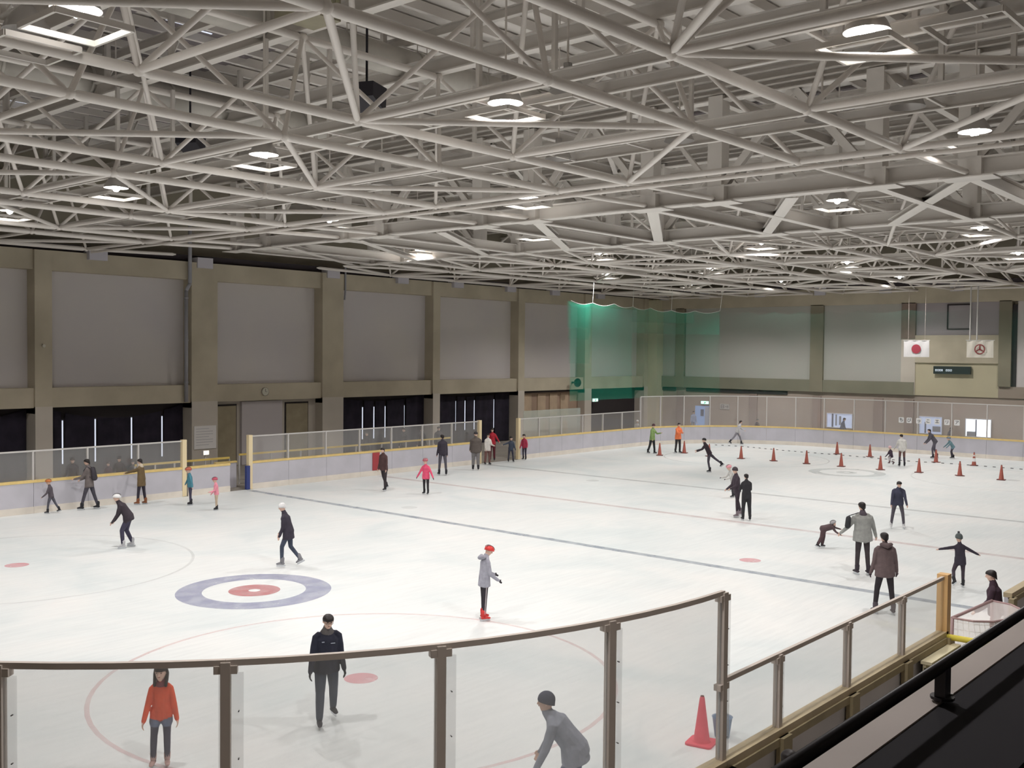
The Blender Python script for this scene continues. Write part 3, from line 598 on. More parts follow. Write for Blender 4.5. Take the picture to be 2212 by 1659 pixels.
# the cards face the ice: local x -> -y world, local y -> z world, normal -> -x world
FACE = Matrix(((0, 0, -1, 0), (-1, 0, 0, 0), (0, 1, 0, 0), (0, 0, 0, 1)))
ORD = ['leftmost of seven', 'second from the left', 'third from the left', 'the middle one', 'third from the right', 'second from the right', 'rightmost of seven']
for ci, (ch, y) in enumerate(zip('ちびっこエリア', (2.0, 1.53, .96, .42, -.10, -.66, -1.22))):
    t = thing('letter_card', 'white letter card on the far shield, %s, reading %s' % (ORD[ci], ch), 'card', (RX-.06, y, 1.97)); 
    b = MB(); b.v = []; n = 6
    pts = []
    for cx, cy, a0 in ((.11, .12, 0), (-.11, .12, 90), (-.11, -.12, 180), (.11, -.12, 270)):
        for q in range(n): a = math.radians(a0+90*q/(n-1)); pts.append((cx+.045*math.cos(a), cy+.045*math.sin(a)))
    v = [(0, -p[0], p[1]) for p in pts]+[(.012, -p[0], p[1]) for p in pts]; N = len(pts)
    link('card', mesh_from('card', v, [tuple(range(N)), tuple(reversed(range(N, 2*N)))]+[(i, i+N, (i+1) % N+N, (i+1) % N) for i in range(N)], CARD), t)
    text_mesh(ch, .25, INK, 'character', t, Matrix.Translation((-.004, 0, 0)) @ FACE)
FLAGC = mat('white_flag_cloth', (.78, .76, .76), .9); FR = mat('flag_red', (.42, .05, .08), .9); FC = mat('cream_flag_cloth', (.70, .66, .58), .9); FB = mat('flag_brown_red', (.28, .06, .06), .9)
def cloth(name, w, h, m, par):
    v = []; f = []; nx, nz = 16, 8
    for i in range(nx+1):
        for j in range(nz+1): v.append((.025*math.sin(i*1.1+j*.3)*(1-j/nz*.3), w/2-w*i/nx, -h*j/nz))
    for i in range(nx):
        for j in range(nz): f.append((i*(nz+1)+j, i*(nz+1)+j+1, (i+1)*(nz+1)+j+1, (i+1)*(nz+1)+j))
    return link(name, mesh_from(name, v, f, m, True), par)
def disc_mesh(r, m, x, z, n=40, ri=0): 
    v = []; f = []
    for i in range(n):
        t = 2*PI*i/n; v += [(x, ri*math.cos(t), z+ri*math.sin(t)), (x, r*math.cos(t), z+r*math.sin(t))]
    for i in range(n): j = (i+1) % n; f.append((2*i, 2*i+1, 2*j+1, 2*j))
    return mesh_from('emblem', v, f, m)
t = thing('flag', 'white flag with a plain dark red disc hung before the far wall', 'flag', (31.5, 1.75, 6.76)); cloth('cloth', 1.54, 1.0, FLAGC, t); link('emblem', disc_mesh(.28, FR, -.04, -.51), t)
MB().tube((0, -1.08, 3.3), (0, 1.15, 3.3), .03).build('hanging_bar', STEEL, t); MB().tube((0, -.8, .01), (0, .8, .01), .02).build('pole', POSTF, t); MB().tube((0, -.5, 0), (0, -.5, 3.3), .008, n=5).tube((0, .5, 0), (0, .5, 3.3), .008, n=5).build('wire', POSTM, t)
t = thing('flag', 'cream flag with a dark red ring and three inner spokes, hung from two white pipes', 'flag', (31.5, -1.93, 6.76)); cloth('cloth', 1.5, 1.0, FC, t); link('emblem', disc_mesh(.30, FB, -.04, -.51, ri=.235), t)
b = MB()
for a in (90, 210, 330):
    c, s = math.cos(math.radians(a)), math.sin(math.radians(a)); nx_, nz_ = -s*.045, c*.045
    k = len(b.v); b.v += [(-.045, nx_, -.51+nz_), (-.045, -nx_, -.51-nz_), (-.045, .25*c-nx_*.6, -.51+.25*s-nz_*.6), (-.045, .25*c+nx_*.6, -.51+.25*s+nz_*.6)]; b.f.append((k, k+1, k+2, k+3))
b.build('emblem_spokes', FB, t)
MB().tube((0, -.8, .01), (0, .8, .01), .02).build('pole', POSTF, t); MB().tube((0, -1.9, 3.3), (0, 2.6, 3.3), .03).tube((0, .57, 0), (0, .57, 3.3), .008, n=5).tube((0, .18, 0), (0, .18, 3.3), .008, n=5).build('hanging_bar', STEEL, t)
for y in (-1.36, -1.75): tag(MB().tube((31.5, y, 6.8), (31.5, y, 10.1), .04, n=10).build('hanging_pipe', POSTF, None), 'white pipe hanging from the roof to the cream flag, '+('left one' if y > -1.5 else 'right one'), 'pipe')

NETM = see_through('green_net_mesh', (.04, .42, .28), .13, gloss=0); NETF = see_through('faint_green_net_mesh', (.10, .32, .24), .045, gloss=0)
CORDM = mat('pale_cord', (.75, .78, .75), .8)
path = [(15.2, 15.75), (17.3, 15.75), (19.5, 15.75), (21.5, 15.75)]+arc(XS, RYA-RAD, RAD+.35, 90, 0, 8)[1:]
ztops = [8.85, 8.80, 8.84, 8.75, 8.72, 8.62, 8.62, 8.66, 8.72, 8.75, 8.7, 8.6]
t = thing('safety_net', 'translucent green safety net hung around the far left corner of the rink', 'net', (15.2, 15.75, 0))
def netsheet(name, pts, zt, m, par, o, z0=3.0, cord=.011):
    v = []; f = []; n = 6
    dense = []
    for i in range(len(pts)-1):
        for q in range(n):
            u = q/n; p = (pts[i][0]*(1-u)+pts[i+1][0]*u, pts[i][1]*(1-u)+pts[i+1][1]*u); dense.append((p, zt[i]*(1-u)+zt[i+1]*u-.16*math.sin(PI*u)))
    dense.append((pts[-1], zt[-1]))
    for k, (p, z) in enumerate(dense):
        w = .07*math.sin(k*1.3); v += [(p[0]-o[0], p[1]-o[1]+w, z0), (p[0]-o[0]+w, p[1]-o[1]+w*.5, (z0+z)/2), (p[0]-o[0], p[1]-o[1], z)]
    for k in range(len(dense)-1):
        for q in range(2): f.append((3*k+q, 3*k+3+q, 3*k+4+q, 3*k+1+q))
    link(name, mesh_from(name, v, f, m, True), par)
    if cord: MB().path([(p[0]-o[0], p[1]-o[1], z) for p, z in dense], cord, 5).build('border_cord', CORDM if cord > .01 else POSTM, par)
netsheet('net_sheet', path[:8], ztops[:8], NETM, t, (15.2, 15.75))
netsheet('net_backlight_layer', [(x, y+.12) for x, y in path[:2]], ztops[:2], NETM, t, (15.2, 15.75), 5.2, 0); netsheet('net_backlight_layer', [(x, y+.2) for x, y in path[:2]], ztops[:2], NETM, t, (15.2, 15.75), 6.6, 0)  # overlapping layers added to imitate lamp backlight on the upper net
netsheet('net_backlight_layer', [(x, y+.28) for x, y in path[:2]], ztops[:2], NETM, t, (15.2, 15.75), 7.3, 0); netsheet('net_backlight_layer', [(x+.1, y+.12) for x, y in path[:4]], ztops[:4], NETM, t, (15.2, 15.75), 3.0, 0)
netsheet('net_backlight_layer', [(x+.1, y+.1) for x, y in path[3:8]], ztops[3:8], NETM, t, (15.2, 15.75), 7.1, 0); netsheet('net_backlight_layer', [(x+.2, y+.2) for x, y in path[3:7]], ztops[3:7], NETM, t, (15.2, 15.75), 7.8, 0)
b = MB()
for i, (p, z) in enumerate(zip(path, ztops)):
    if i in (1, 3, 5, 7): b.tube((p[0]-15.2, p[1]-15.75, z), (p[0]-15.2+(.3 if i == 7 else .1), p[1]-15.75, 10.0), .012, n=5)
b.build('hanging_cord', CORDM, t)
t = thing('safety_net', 'faint dark net hung high along the far end of the rink', 'net', (30.35, 6.9, 0))
p2 = [path[7]]+path[8:]+[(30.35, 5.0), (30.35, 2.0), (30.35, -2.0), (30.35, -6.0)]; z2 = [8.6]*len(p2)
netsheet('net_sheet', p2, z2, NETF, t, (30.35, 6.9), 3.0, 0)

# grey down pipe beside the wide left column
pm = mat('grey_drain_pipe', (.36, .36, .39), .5)
t = thing('drain_pipe', 'grey down pipe on the left wall beside the wide column', 'pipe', (-5.3, WY-.02, 0))
MB().path([(0.05, 0, 3.3), (.05, 0, 8.6), (.22, -.05, 8.95), (.22, -.05, 12.0)], .09, 10).build('pipe', pm, t, smooth=True)
for z in (4.2, 6.2, 8.2): MB().tube((.05, 0, z), (.05, 0, z+.08), .11, n=10).build('bracket', pm, t)
t = thing('drain_pipe', 'short thin pipe at the top of the second wide column of the left wall', 'pipe', (4.5, WY+.1, 0)); MB().path([(0, 0, 8.6), (.05, 0, 9.1), (.05, 0, 10.4)], .05, 8).build('pipe', pm, t)
t = thing('horn_speaker', 'small dark horn speaker on the left wall beside the green net', 'speaker', (24.9, WY-.1, 3.75)); MB().lathe([(.06, 0), (.1, -.12), (.3, -.35), (.31, -.37)], n=16).build('horn', BLACKM, t, M=Matrix.Rotation(-PI/2, 4, 'X') @ Matrix.Rotation(.3, 4, 'Y')); B('mount', BLACKM, t, -.06, .06, 0, .25, -.06, .06)
tag(MB().tube((-12.05, WY-.02, 5.9), (-12.05, WY-.12, 5.9), .07, n=12).build('wall_lamp', mat('pale_lens', (.6, .58, .5)), None), 'tiny round pale lamp on the leftmost full wall column', 'wall lamp')

# ================================================================== CONES, ROPE, NEAR CLUTTER
def cone_meshes(body, base, hgt, r):
    a = MB(); a.lathe([(r, 0), (r*.9, .02), (r*.28, hgt-.03), (r*.2, hgt), (.005, hgt+.005)], c=(0, 0, .03), n=18); b_ = MB()
    s = r*1.5; pts = []
    for cx, cy, a0 in ((s-.05, s-.05, 0), (-s+.05, s-.05, 90), (-s+.05, -s+.05, 180), (s-.05, -s+.05, 270)):
        for q in range(4): t = math.radians(a0+30*q); pts.append((cx+.05*math.cos(t), cy+.05*math.sin(t)))
    N = len(pts); b_.v = [(x, y, 0) for x, y in pts]+[(x, y, .03) for x, y in pts]; b_.f = [tuple(reversed(range(N))), tuple(range(N, 2*N))]+[(i, (i+1) % N, (i+1) % N+N, i+N) for i in range(N)]
    return mesh_from('cone_body', a.v, a.f, body, True), mesh_from('cone_base', b_.v, b_.f, base)
CB, CBASE = cone_meshes(REDC, REDD, .68, .125); CB2, CBASE2 = cone_meshes(REDC, REDD, .68, .125)
tip = lathe_mesh('cone_tip', [(.036, .655), (.028, .715), (.005, .72)], REDD, 12)
row1 = [(17.76, 11.21), (19.98, 10.95), (19.4, 8.95), (19.56, 7.02), (19.75, 5.15), (19.74, 3.23), (19.79, 1.33), (19.8, -.74), (19.99, -2.61), (20.05, -4.55), (19.75, -6.53)]
place = ['leftmost red cone, right of the person in the green jacket', 'red cone right beside the person in the orange jacket', 'red cone left of the skater in black with one leg stretched back', 'red cone just right of the stretched back foot of the skater in black',
         'red cone of the nearer row, fifth from the left', 'red cone of the nearer row above the pair of cones left of the faded ring', 'red cone of the nearer row standing right behind the faded ring', 'red cone of the nearer row left of the kneeling child',
         'red cone of the nearer row, third from the right', 'red cone of the nearer row, second from the right', 'rightmost red cone of the nearer row at the edge of the view']
def cone(x, y, lab): t = thing('traffic_cone', lab, 'traffic cone', (x, y, .005), random.uniform(0, 1.5), 'red cones on the far ice'); link('cone_body', CB, t); link('cone_base', CBASE, t); link('cone_tip', tip, t); return t
for (x, y), l in zip(row1, place): cone(x, y, l)
for (x, y), l in zip([(26.16, 4.33), (25.98, 2.29), (25.67, -1.52), (25.48, -3.56)], ['leftmost red cone of the farther row along the rope', 'second red cone of the farther row, left of the kneeling child', 'red cone of the farther row below the dark bending man', 'red and white banded cone of the farther row']):
    t = cone(x, y, l)
    if 'banded' in l:
        link('white_band', lathe_mesh('white_band', [(.098, .22), (.07, .40)], CARD, 16), t); link('white_band', lathe_mesh('white_band', [(.058, .5), (.042, .62)], CARD, 16), t)
cone(23.9, -6.75, 'red cone cut by the right edge of the view')
CB3, CBASE3 = cone_meshes(PINKC, PINKC, .68, .135)
t = thing('traffic_cone', 'large pink red cone standing behind the near shield at the lower right', 'traffic cone', (-18.55, -13.05, .005), .2); link('cone_body', CB3, t); link('cone_base', CBASE3, t); link('cone_tip', tip, t)
t = thing('bucket', 'blue grey plastic bucket behind the large pink red cone', 'bucket', (-18.12, -13.15, .005)); MB().lathe([(.005, .005), (.11, .005), (.15, .3), (.16, .31), (.14, .3), (.105, .03)], n=20).build('pail', mat('blue_grey_plastic', (.22, .30, .42), .5), t, smooth=True); MB().path([(.15*math.cos(a), .15*math.sin(a)*.3, .3+.12*math.sin(a)) for a in np.linspace(0, PI, 9)], .006, 5).build('handle', POSTM, t)
rope = [(20.4, 10.9), (25.85, 12.6), (26.27, 10.5), (25.9, 8.6), (25.6, 6.5), (25.5, 3.6), (25.2, 1.4), (25.0, -.2), (25.4, -2.5), (25.35, -4.4), (25.3, -6.3), (25.3, -9)]
t = thing('marker_rope', 'black and white banded rope laid along the farther row of cones', 'rope', (20.4, 10.9, 0)); RW = mat('white_rope', (.85, .85, .85)); RB = mat('black_rope', (.03, .03, .03)); acc = 0
for a, b_ in zip(rope[1:-1], rope[2:]):
    a = Vector(a); b_ = Vector(b_); n = int((b_-a).length/.14)
    for i in range(n):
        p = a.lerp(b_, i/n); q = a.lerp(b_, (i+1)/n); acc += 1
        MB().tube((p.x-20.4, p.y-10.9, .03), (q.x-20.4, q.y-10.9, .03), .018 if acc % 3 == 0 else .007, n=5).build('rope_band' if acc % 3 == 0 else 'rope_length', RB if acc % 3 == 0 else RW, t)

# goal cage in the right side gate
GR = mat('goal_tube_grey_red', (.42, .28, .28), .4); NW = see_through('white_goal_net', (.85, .78, .76), .42, gloss=0)
t = thing('hockey_goal', 'small goal cage with white netting standing in the gate of the right side boards', 'goal', (-12.35, -15.0, 0), math.radians(-4))
hw, gh, gd = .92, 1.22, 1.0
top = [(-hw, 0, gh), (-hw*.95, -.35, gh), (-hw*.7, -.6, gh), (-.25, -.72, gh), (.25, -.72, gh), (hw*.7, -.6, gh), (hw*.95, -.35, gh), (hw, 0, gh)]
bot = [(-hw, 0, .03), (-hw, -.5, .03), (-hw*.7, -.95, .03), (-.25, -1.1, .03), (.25, -1.1, .03), (hw*.7, -.95, .03), (hw, -.5, .03), (hw, 0, .03)]
MB().path([(-hw, 0, 0), (-hw, 0, gh), (hw, 0, gh), (hw, 0, 0)], .03, 8).build('front_frame', GR, t, smooth=True)
MB().path(top, .02, 6).build('top_frame', GR, t); MB().path(bot, .025, 6).build('base_frame', mat('white_tube', (.8, .78, .75)), t)
v = []; f = []
for a, c in zip(top, bot): v += [a, ((a[0]+c[0])/2, (a[1]+c[1])/2+.05, .62), c]
for i in range(len(top)-1):
    for q in range(2): f.append((3*i+q, 3*i+q+1, 3*i+q+4, 3*i+q+3))
link('net', mesh_from('net', v, f, NW, True), t); link('top_net', mesh_from('top_net', [(a[0], a[1], a[2]-.03+.02) for a in top], [tuple(range(len(top)))], NW), t)
b = MB()
for i in range(len(top)-1):
    for u in np.linspace(0, 1, 5)[:-1]:
        a = Vector(top[i]).lerp(Vector(top[i+1]), u); c = Vector(bot[i]).lerp(Vector(bot[i+1]), u); b.tube(a, c, .004, n=3, cap=False)
for z in np.linspace(.1, .95, 9): b.path([tuple(Vector(c).lerp(Vector(a), z)) for a, c in zip(top, bot)], .004, 3)
o = b.build('net_cords', mat('white_cord', (.82, .78, .76)), t); o['kind'] = 'stuff'
t = thing('gate_bar', 'yellow bar reaching out from the ochre post at the right side gate', 'bar', (-14.05, -15.1, 0)); MB().tube((0, 0, 1.08), (.05, -1.5, 1.08), .05, n=10).build('bar', mat('yellow_bar_paint', (.85, .72, .12), .4), t, smooth=True); B('end_support', FRAMEB, t, .02, .08, -1.55, -1.47, 0, 1.1)
BX = mat('cream_crate', (.62, .57, .40), .6, var=.05)
t = thing('storage_box', 'open cream compartment box behind the right side boards by the ochre post', 'box', (-15.3, -15.93, .14))
B('side', BX, t, -.05, 0, 0, .75, 0, .72); B('side', BX, t, 1.25, 1.3, 0, .75, 0, .72); B('back', BX, t, -.05, 1.3, .72, .77, 0, .8); B('front', BX, t, -.05, 1.3, -.04, 0, 0, .55); B('base', BX, t, 0, 1.25, 0, .72, -.14, .04); B('rim', mat('cream_rim', (.75, .68, .47)), t, -.07, 1.32, .62, .8, .78, .83)
for x in (.32, .63, .94): B('divider', BX, t, x-.02, x+.02, .0, .7, .04, .5)

# ================================================================== BALCONY
bal = struct(B('floor', mat('unlit_balcony_floor', (.008, .007, .009), .95), None, -39, 30, -27, -19.9, 3.35, 3.55))  # near-black colour stands for the lack of light on the balcony floor
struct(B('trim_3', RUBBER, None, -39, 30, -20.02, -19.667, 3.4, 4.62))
struct(B('trim_4', LEDGE, None, -39, 30, -19.665, -19.56, 3.2, 4.625))
t = thing('balcony_rail', 'thick black hand rail on brackets along the balcony edge', 'hand rail', (-39, -19.665, 4.75)); MB().tube((0, 0, 0), (69, 0, 0), .020, n=14).build('rail', BLACKM, t, smooth=True)
for x in (8.8, 10.75, 12.7, 15, 17.2, 20):
    k = MB(); k.box(x-.028, x+.028, -.018, .018, -.12, .0); k.tube((x, 0, -.115), (x, 0, -.105), .04, n=12); k.build('bracket', BLACKM, t); MB().tube((x+.03, -.02, -.112), (x+.03, -.02, -.10), .007, n=8).build('bolt', POSTF, t)


# ================================================================== PEOPLE
SKIN = mat('skin', (.72, .49, .39), .55); HAIRM = mat('black_hair', (.02, .015, .015), .5, var=.3, vscale=20)
BLADE = mat('skate_blade', (.6, .62, .65), .25, metal=.8)
def V(*a): return np.array(a, float)
def unit(v): return v/np.linalg.norm(v)
def rotv(v, ax, deg):
    a = math.radians(deg); ax = unit(ax); return v*math.cos(a)+np.cross(ax, v)*math.sin(a)+ax*np.dot(ax, v)*(1-math.cos(a))
class Fig:
    def __init__(s): s.prims = []          # (zone, points, radii(a,b), side axis)
    def limb(s, zone, pts, rad, side=None): s.prims.append((zone, [np.array(p, float) for p in pts], [(r, r) if not isinstance(r, tuple) else r for r in rad], side))
def loft_mesh(prims, n=12):
    v = []; f = []
    for zone, pts, rad, side in prims:
        pts = [np.array(p, float) for p in pts]; rad = [r if isinstance(r, tuple) else (r, r) for r in rad]; side = None if side is None else np.array(side, float); N = len(pts); T = []
        for i in range(N): T.append(unit(pts[min(N-1, i+1)]-pts[max(0, i-1)]))
        rings = []
        a0, b0 = rad[0]; a1, b1 = rad[-1]; m0 = min(a0, b0); m1 = min(a1, b1)
        if zone.endswith('_flat'): m1 = .03
        seq = [(pts[0]-T[0]*m0*.95, (a0*.3, b0*.3), T[0]), (pts[0]-T[0]*m0*.65, (a0*.76, b0*.76), T[0])]+[(p, r, t) for p, r, t in zip(pts, rad, T)]+[(pts[-1]+T[-1]*m1*.65, (a1*.76, b1*.76), T[-1]), (pts[-1]+T[-1]*m1*.95, (a1*.3, b1*.3), T[-1])]
        for p, (a, b), t in seq:
            sd = side if side is not None else (V(0, 1, 0) if abs(t[1]) < .9 else V(1, 0, 0))
            x = unit(sd-t*np.dot(sd, t)); y = np.cross(t, x); k = len(v)
            for i in range(n): an = 2*PI*i/n; v.append(p+x*math.cos(an)*a+y*math.sin(an)*b)
            rings.append(k)
        for q in range(len(rings)-1):
            for i in range(n): j = (i+1) % n; f.append((rings[q]+i, rings[q]+j, rings[q+1]+j, rings[q+1]+i))
        f.append(tuple(rings[0]+i for i in reversed(range(n)))); f.append(tuple(rings[-1]+i for i in range(n)))
    return v, f
PENDING = []
def rgb(c): return mat('cloth_%02d_%02d_%02d' % tuple(int(x*99) for x in c), c, .85, var=.12, vscale=9, bump=.3, bscale=25)
def person(label, pos, face, H, top, bot, shoe=(.03, .03, .035), lean=4, legL=(4, 3, 4), legR=(-3, 3, 4), armL=(6, 9, 12), armR=(4, 9, 12), head=(8, 0), hair='short', hat=None, kid=False,
           coat=0.0, glove=None, baggy=1.0, wide=1.0, detail=0, z0=.005, skates=True, hood=False, collar=None, stripe=None, extra=None, hands_in=(0, 0), group=None, zones=None, twist=0):
    """legs: (swing forward, spread, knee bend); arms: (raise forward, spread, elbow bend); angles in degrees"""
    s = H/1.75; kf = 1.0
    hs = 1.22 if kid else 1.0; ll = .90 if kid else 1.0
    F = Fig(); X, Y, Z = V(1, 0, 0), V(0, 1, 0), V(0, 0, 1)
    pel = V(0, 0, 0); td = rotv(Z, Y, lean); tl = .50*(1.0 if not kid else .96)
    fwd = rotv(X, Y, lean); sho = pel+td*tl; lat = rotv(Y, Z, twist)
    up2 = rotv(Z, Y, lean*1.25)
    neck = sho+up2*.055; hd = rotv(Z, Y, lean*.35+head[0]); hd = rotv(hd, X, 0); hc = neck+hd*.135*hs+fwd*.015
    hf = rotv(rotv(X, Y, lean*.35+head[0]), hd, head[1]); hl = np.cross(hd, hf)
    W_ = wide
    mid = pel+td*tl*.45+fwd*.0
    # torso
    F.limb('top', [pel+td*(-.02-coat*.0), mid, pel+td*tl*.78, sho-td*.03], [(.168*W_+coat*.04, .125*W_+coat*.03), (.158*W_+coat*.03, .120*W_), (.172*W_, .122*W_), (.115, .085)], Y if not twist else lat)
    if coat > 0: F.limb('top_flat', [pel+td*.06, pel-Z*(.10+.22*coat)], [(.17*W_+.02, .13*W_), (.19*W_+.03*coat, .15*W_)], Y)
    else: F.limb('top_flat', [pel+td*.06, pel-td*.09], [(.170*W_, .128*W_), (.178*W_, .134*W_)], Y)
    F.limb('skin', [neck-up2*.06, neck+hd*.05], [(.056, .056), (.052, .055)])
    F.limb('top' if (hood or collar is None) else 'collar', [sho-td*.01+fwd*.0, neck-up2*.005], [(.10, .085), (.068, .066)], Y)
    # head: skull, face, nose, ears
    hr = .082*hs
    F.limb('skin', [hc-hd*.045*hs+hf*.012, hc+hd*.03*hs-hf*.004], [(.066*hs, .080*hs), (hr*.93, .094*hs)], hl)
    F.limb('skin', [hc-hd*.085*hs+hf*.035*hs, hc-hd*.03*hs+hf*.03*hs], [(.040*hs, .038*hs), (.058*hs, .055*hs)], hl)
    F.limb('skin', [hc+hf*.092*hs+hd*.012*hs, hc+hf*.106*hs-hd*.025*hs], [.009*hs, .014*hs])
    for q in (1, -1): F.limb('skin', [hc+hl*q*.080*hs+hd*.018*hs, hc+hl*q*.082*hs-hd*.022*hs], [(.008*hs, .017*hs), (.007*hs, .012*hs)], hl)
    # arms
    hands = []
    for q, (a, o, e), hin in ((1, armL, hands_in[0]), (-1, armR, hands_in[1])):
        sp = sho-td*.082+lat*q*(.150*W_+.008)
        def dirv(f_, o_): return V(math.sin(math.radians(f_))*math.cos(math.radians(o_)), q*math.sin(math.radians(o_)), -math.cos(math.radians(f_))*math.cos(math.radians(o_)))
        el = sp+dirv(a+lean*.4, o)*.285; fo = dirv(a+lean*.4+e, o-hin); wr = el+fo*.25
        F.limb('top', [sho-td*.012+lat*q*.055, sho-td*.040+lat*q*(.112*W_+.0), sp, sp*.5+el*.5, el], [.046, .054, .059*W_**.5, .059*W_**.5, .052]); F.limb('top', [el, wr], [.053, .040])
        hz = 'glove' if glove is not None else 'skin'; perp = unit(np.cross(fo, Y if abs(fo[1]) < .8 else X)); sd = unit(np.cross(perp, fo))
        pm_ = wr+fo*.075
        F.limb(hz, [wr-fo*.01, pm_], [(.026, .022), (.038, .016)], perp if detail else None)
        if detail:
            cu = unit(fo-sd*q*.35)
            for i, (off, ln) in enumerate(((.03, .072), (.011, .080), (-.009, .074), (-.028, .058))):
                b0 = pm_+perp*off; b1 = b0+cu*ln*.5; b2 = b1+unit(cu-sd*q*.7)*ln*.5; F.limb(hz, [b0-fo*.01, b1, b2], [.0105, .0095, .0085])
            th = wr+fo*.025+perp*.03; F.limb(hz, [th, th+unit(perp+fo)*.035, th+unit(perp*.4+fo)*.066], [.013, .011, .0095])
        else:
            F.limb(hz, [pm_, pm_+unit(fo-sd*q*.5)*.06], [(.034, .014), (.026, .013)], perp); F.limb(hz, [wr+fo*.03+perp*.028, wr+fo*.07+perp*.048], [.012, .010])
        hands.append(pm_+fo*.03)
    # legs
    feet = []
    for q, (f_, o, k) in ((1, legL), (-1, legR)):
        hp = pel-Z*.03+Y*q*.088
        def dv(ff, oo): return V(math.sin(math.radians(ff))*math.cos(math.radians(oo)), q*math.sin(math.radians(oo)), -math.cos(math.radians(ff))*math.cos(math.radians(oo)))
        kn = hp+dv(f_, o)*.43*ll; an = kn+dv(f_-k, o*.6)*.40*ll
        th = .088*baggy
        if zones and 'short' in zones: F.limb('bot', [hp+Z*.05, hp-Z*.03, hp*.62+kn*.38], [.10, th*1.1, th*1.12], None); F.limb('shin', [hp*.64+kn*.36, kn], [th*.86, .058*baggy], None)
        else: F.limb('bot', [hp+Z*.05, hp-Z*.03, hp*.45+kn*.55, kn], [.10, th, th*.86, .062*baggy], None)
        cz = 'shin' if zones and 'shin' in zones else 'bot'
        F.limb(cz, [kn, kn*.6+an*.4, an], [.060*baggy, .057*baggy, .043*baggy+.004])
        fd = rotv(X, Y, max(-35, min(60, -(f_-k)*.75))) if abs(f_-k) > 24 else X
        feet.append((an, unit(rotv(fd, Z, q*8)), q))
    zmin = min(a[2]+min(0, d[2])*.2 for a, d, q in feet)-.115-(.045 if skates else 0)
    shift = V(0, 0, -zmin)
    for an, fd, q in feet: F.limb('shin' if zones and 'shin' in zones else 'bot', [an+fd*-.02-Z*.01, an+fd*.0-Z*.05], [.045, .045])
    for i, (z_, pts, r, sd) in enumerate(F.prims): F.prims[i] = (z_, [p+shift for p in pts], r, sd)
    xs = .5*(feet[0][0]+feet[1][0]); cen = V(xs[0], xs[1], 0)
    for i, (z_, pts, r, sd) in enumerate(F.prims): F.prims[i] = (z_, [p-cen for p in pts], r, sd)
    adj = shift-cen
    a = math.radians(face); wd = rt*math.cos(a)+Vector((fw.x, fw.y, 0)).normalized()*math.sin(a)
    t = thing('person', label, 'person', (pos[0], pos[1], z0), math.atan2(wd.y, wd.x), group)
    cols = {'top': rgb(top), 'bot': rgb(bot), 'skin': SKIN, 'glove': rgb(glove) if glove else SKIN, 'shoe': rgb(shoe), 'collar': rgb(collar) if collar else SKIN, 'shin': rgb(zones['shin']) if zones and 'shin' in zones else SKIN}
    PENDING.append((t, F.prims+[('HEM', pel+adj, td, .09 if coat <= 0 else .10+.22*coat)], s, cols, (.0085 if detail else (.013 if H*2216/max(1, (Vector((pos[0], pos[1], 1))-CAM).length) > 120 else .02))))
    # ---- separate pieces: hair or hat, skates, hood
    S = Matrix.Scale(s, 4)
    HM = Matrix(((hf[0], hl[0], hd[0], 0), (hf[1], hl[1], hd[1], 0), (hf[2], hl[2], hd[2], 0), (0, 0, 0, 1)))
    hcw = hc+adj; HW = S @ Matrix.Translation(Vector(hcw)) @ HM
    def cap(name, m, rx, ry, rz, zc, zlo, par=t, back=0.0, n=18, rings=8, wob=0.0, fr=0.0):
        v = []; f = []
        for j in range(rings+1):
            ph = (PI/2)*(j/rings)*1.0
            for i in range(n):
                th = 2*PI*i/n; c_, s_ = math.cos(th), math.sin(th); zz = zc+rz*math.cos(ph) if True else 0
                rr = math.sin(ph); w = 1+wob*math.sin(5*th+3*ph)
                v.append((rx*rr*c_*w-back*(1-c_)*.0, ry*rr*s_*w, zz))
        k = len(v)
        for i in range(n):                 # lower skirt: deeper at the back, high over the brow
            th = 2*PI*i/n; c_ = math.cos(th); drop = zlo+fr*((c_+1)/2)**.6
            v.append((rx*.96*math.cos(th), ry*.96*math.sin(th), drop))
        for i in range(n):
            th = 2*PI*i/n; c_ = math.cos(th); drop = zlo+fr*((c_+1)/2)**.6; v.append((rx*.80*math.cos(th), ry*.80*math.sin(th), drop+.004))
        for j in range(rings+2):
            for i in range(n): q = (i+1) % n; f.append((j*n+i, (j+1)*n+i, (j+1)*n+q, j*n+q))
        o = link(name, mesh_from(name, v, f, m, True), par); o.matrix_local = HW; return o
    h = hs
    if hat is None or hat[0] == 'band':
        if hair: cap('hair', HAIRM, .103*h, .089*h, .070*h, .036*h, -.100*h, fr=.148*h, wob=.025)
    if hair == 'long':
        b = MB(); lv, lf = loft_mesh([('h', [hc+adj-hf*.035+hd*.05, hc+adj-hf*.065-hd*.05, hc+adj-hf*.075-Z*.18, hc+adj-hf*.06-Z*.30], [(.088*h, .055), (.098*h, .05), (.105, .045), (.07, .03)], hl)], 14)
        link('hair_length', mesh_from('hair_length', [tuple(p*s) for p in lv], lf, HAIRM, True), t)
        for q in (1, -1):
            lv, lf = loft_mesh([('h', [hc+adj+hl*q*.080*h+hd*.04-hf*.01, hc+adj+hl*q*.090*h-hd*.05-hf*.015, hc+adj+hl*q*.095-Z*.22+hf*.035], [(.016, .04), (.018, .04), (.026, .03)], hl)], 10)
            link('hair_lock', mesh_from('hair_lock', [tuple(p*s) for p in lv], lf, HAIRM, True), t)
    if hair == 'pony':
        lv, lf = loft_mesh([('h', [hc+adj-hf*.09*h+hd*.03, hc+adj-hf*.15-hd*.05, hc+adj-hf*.13-Z*.17], [.03, .032, .015], None)], 10); link('ponytail', mesh_from('ponytail', [tuple(p*s) for p in lv], lf, HAIRM, True), t)
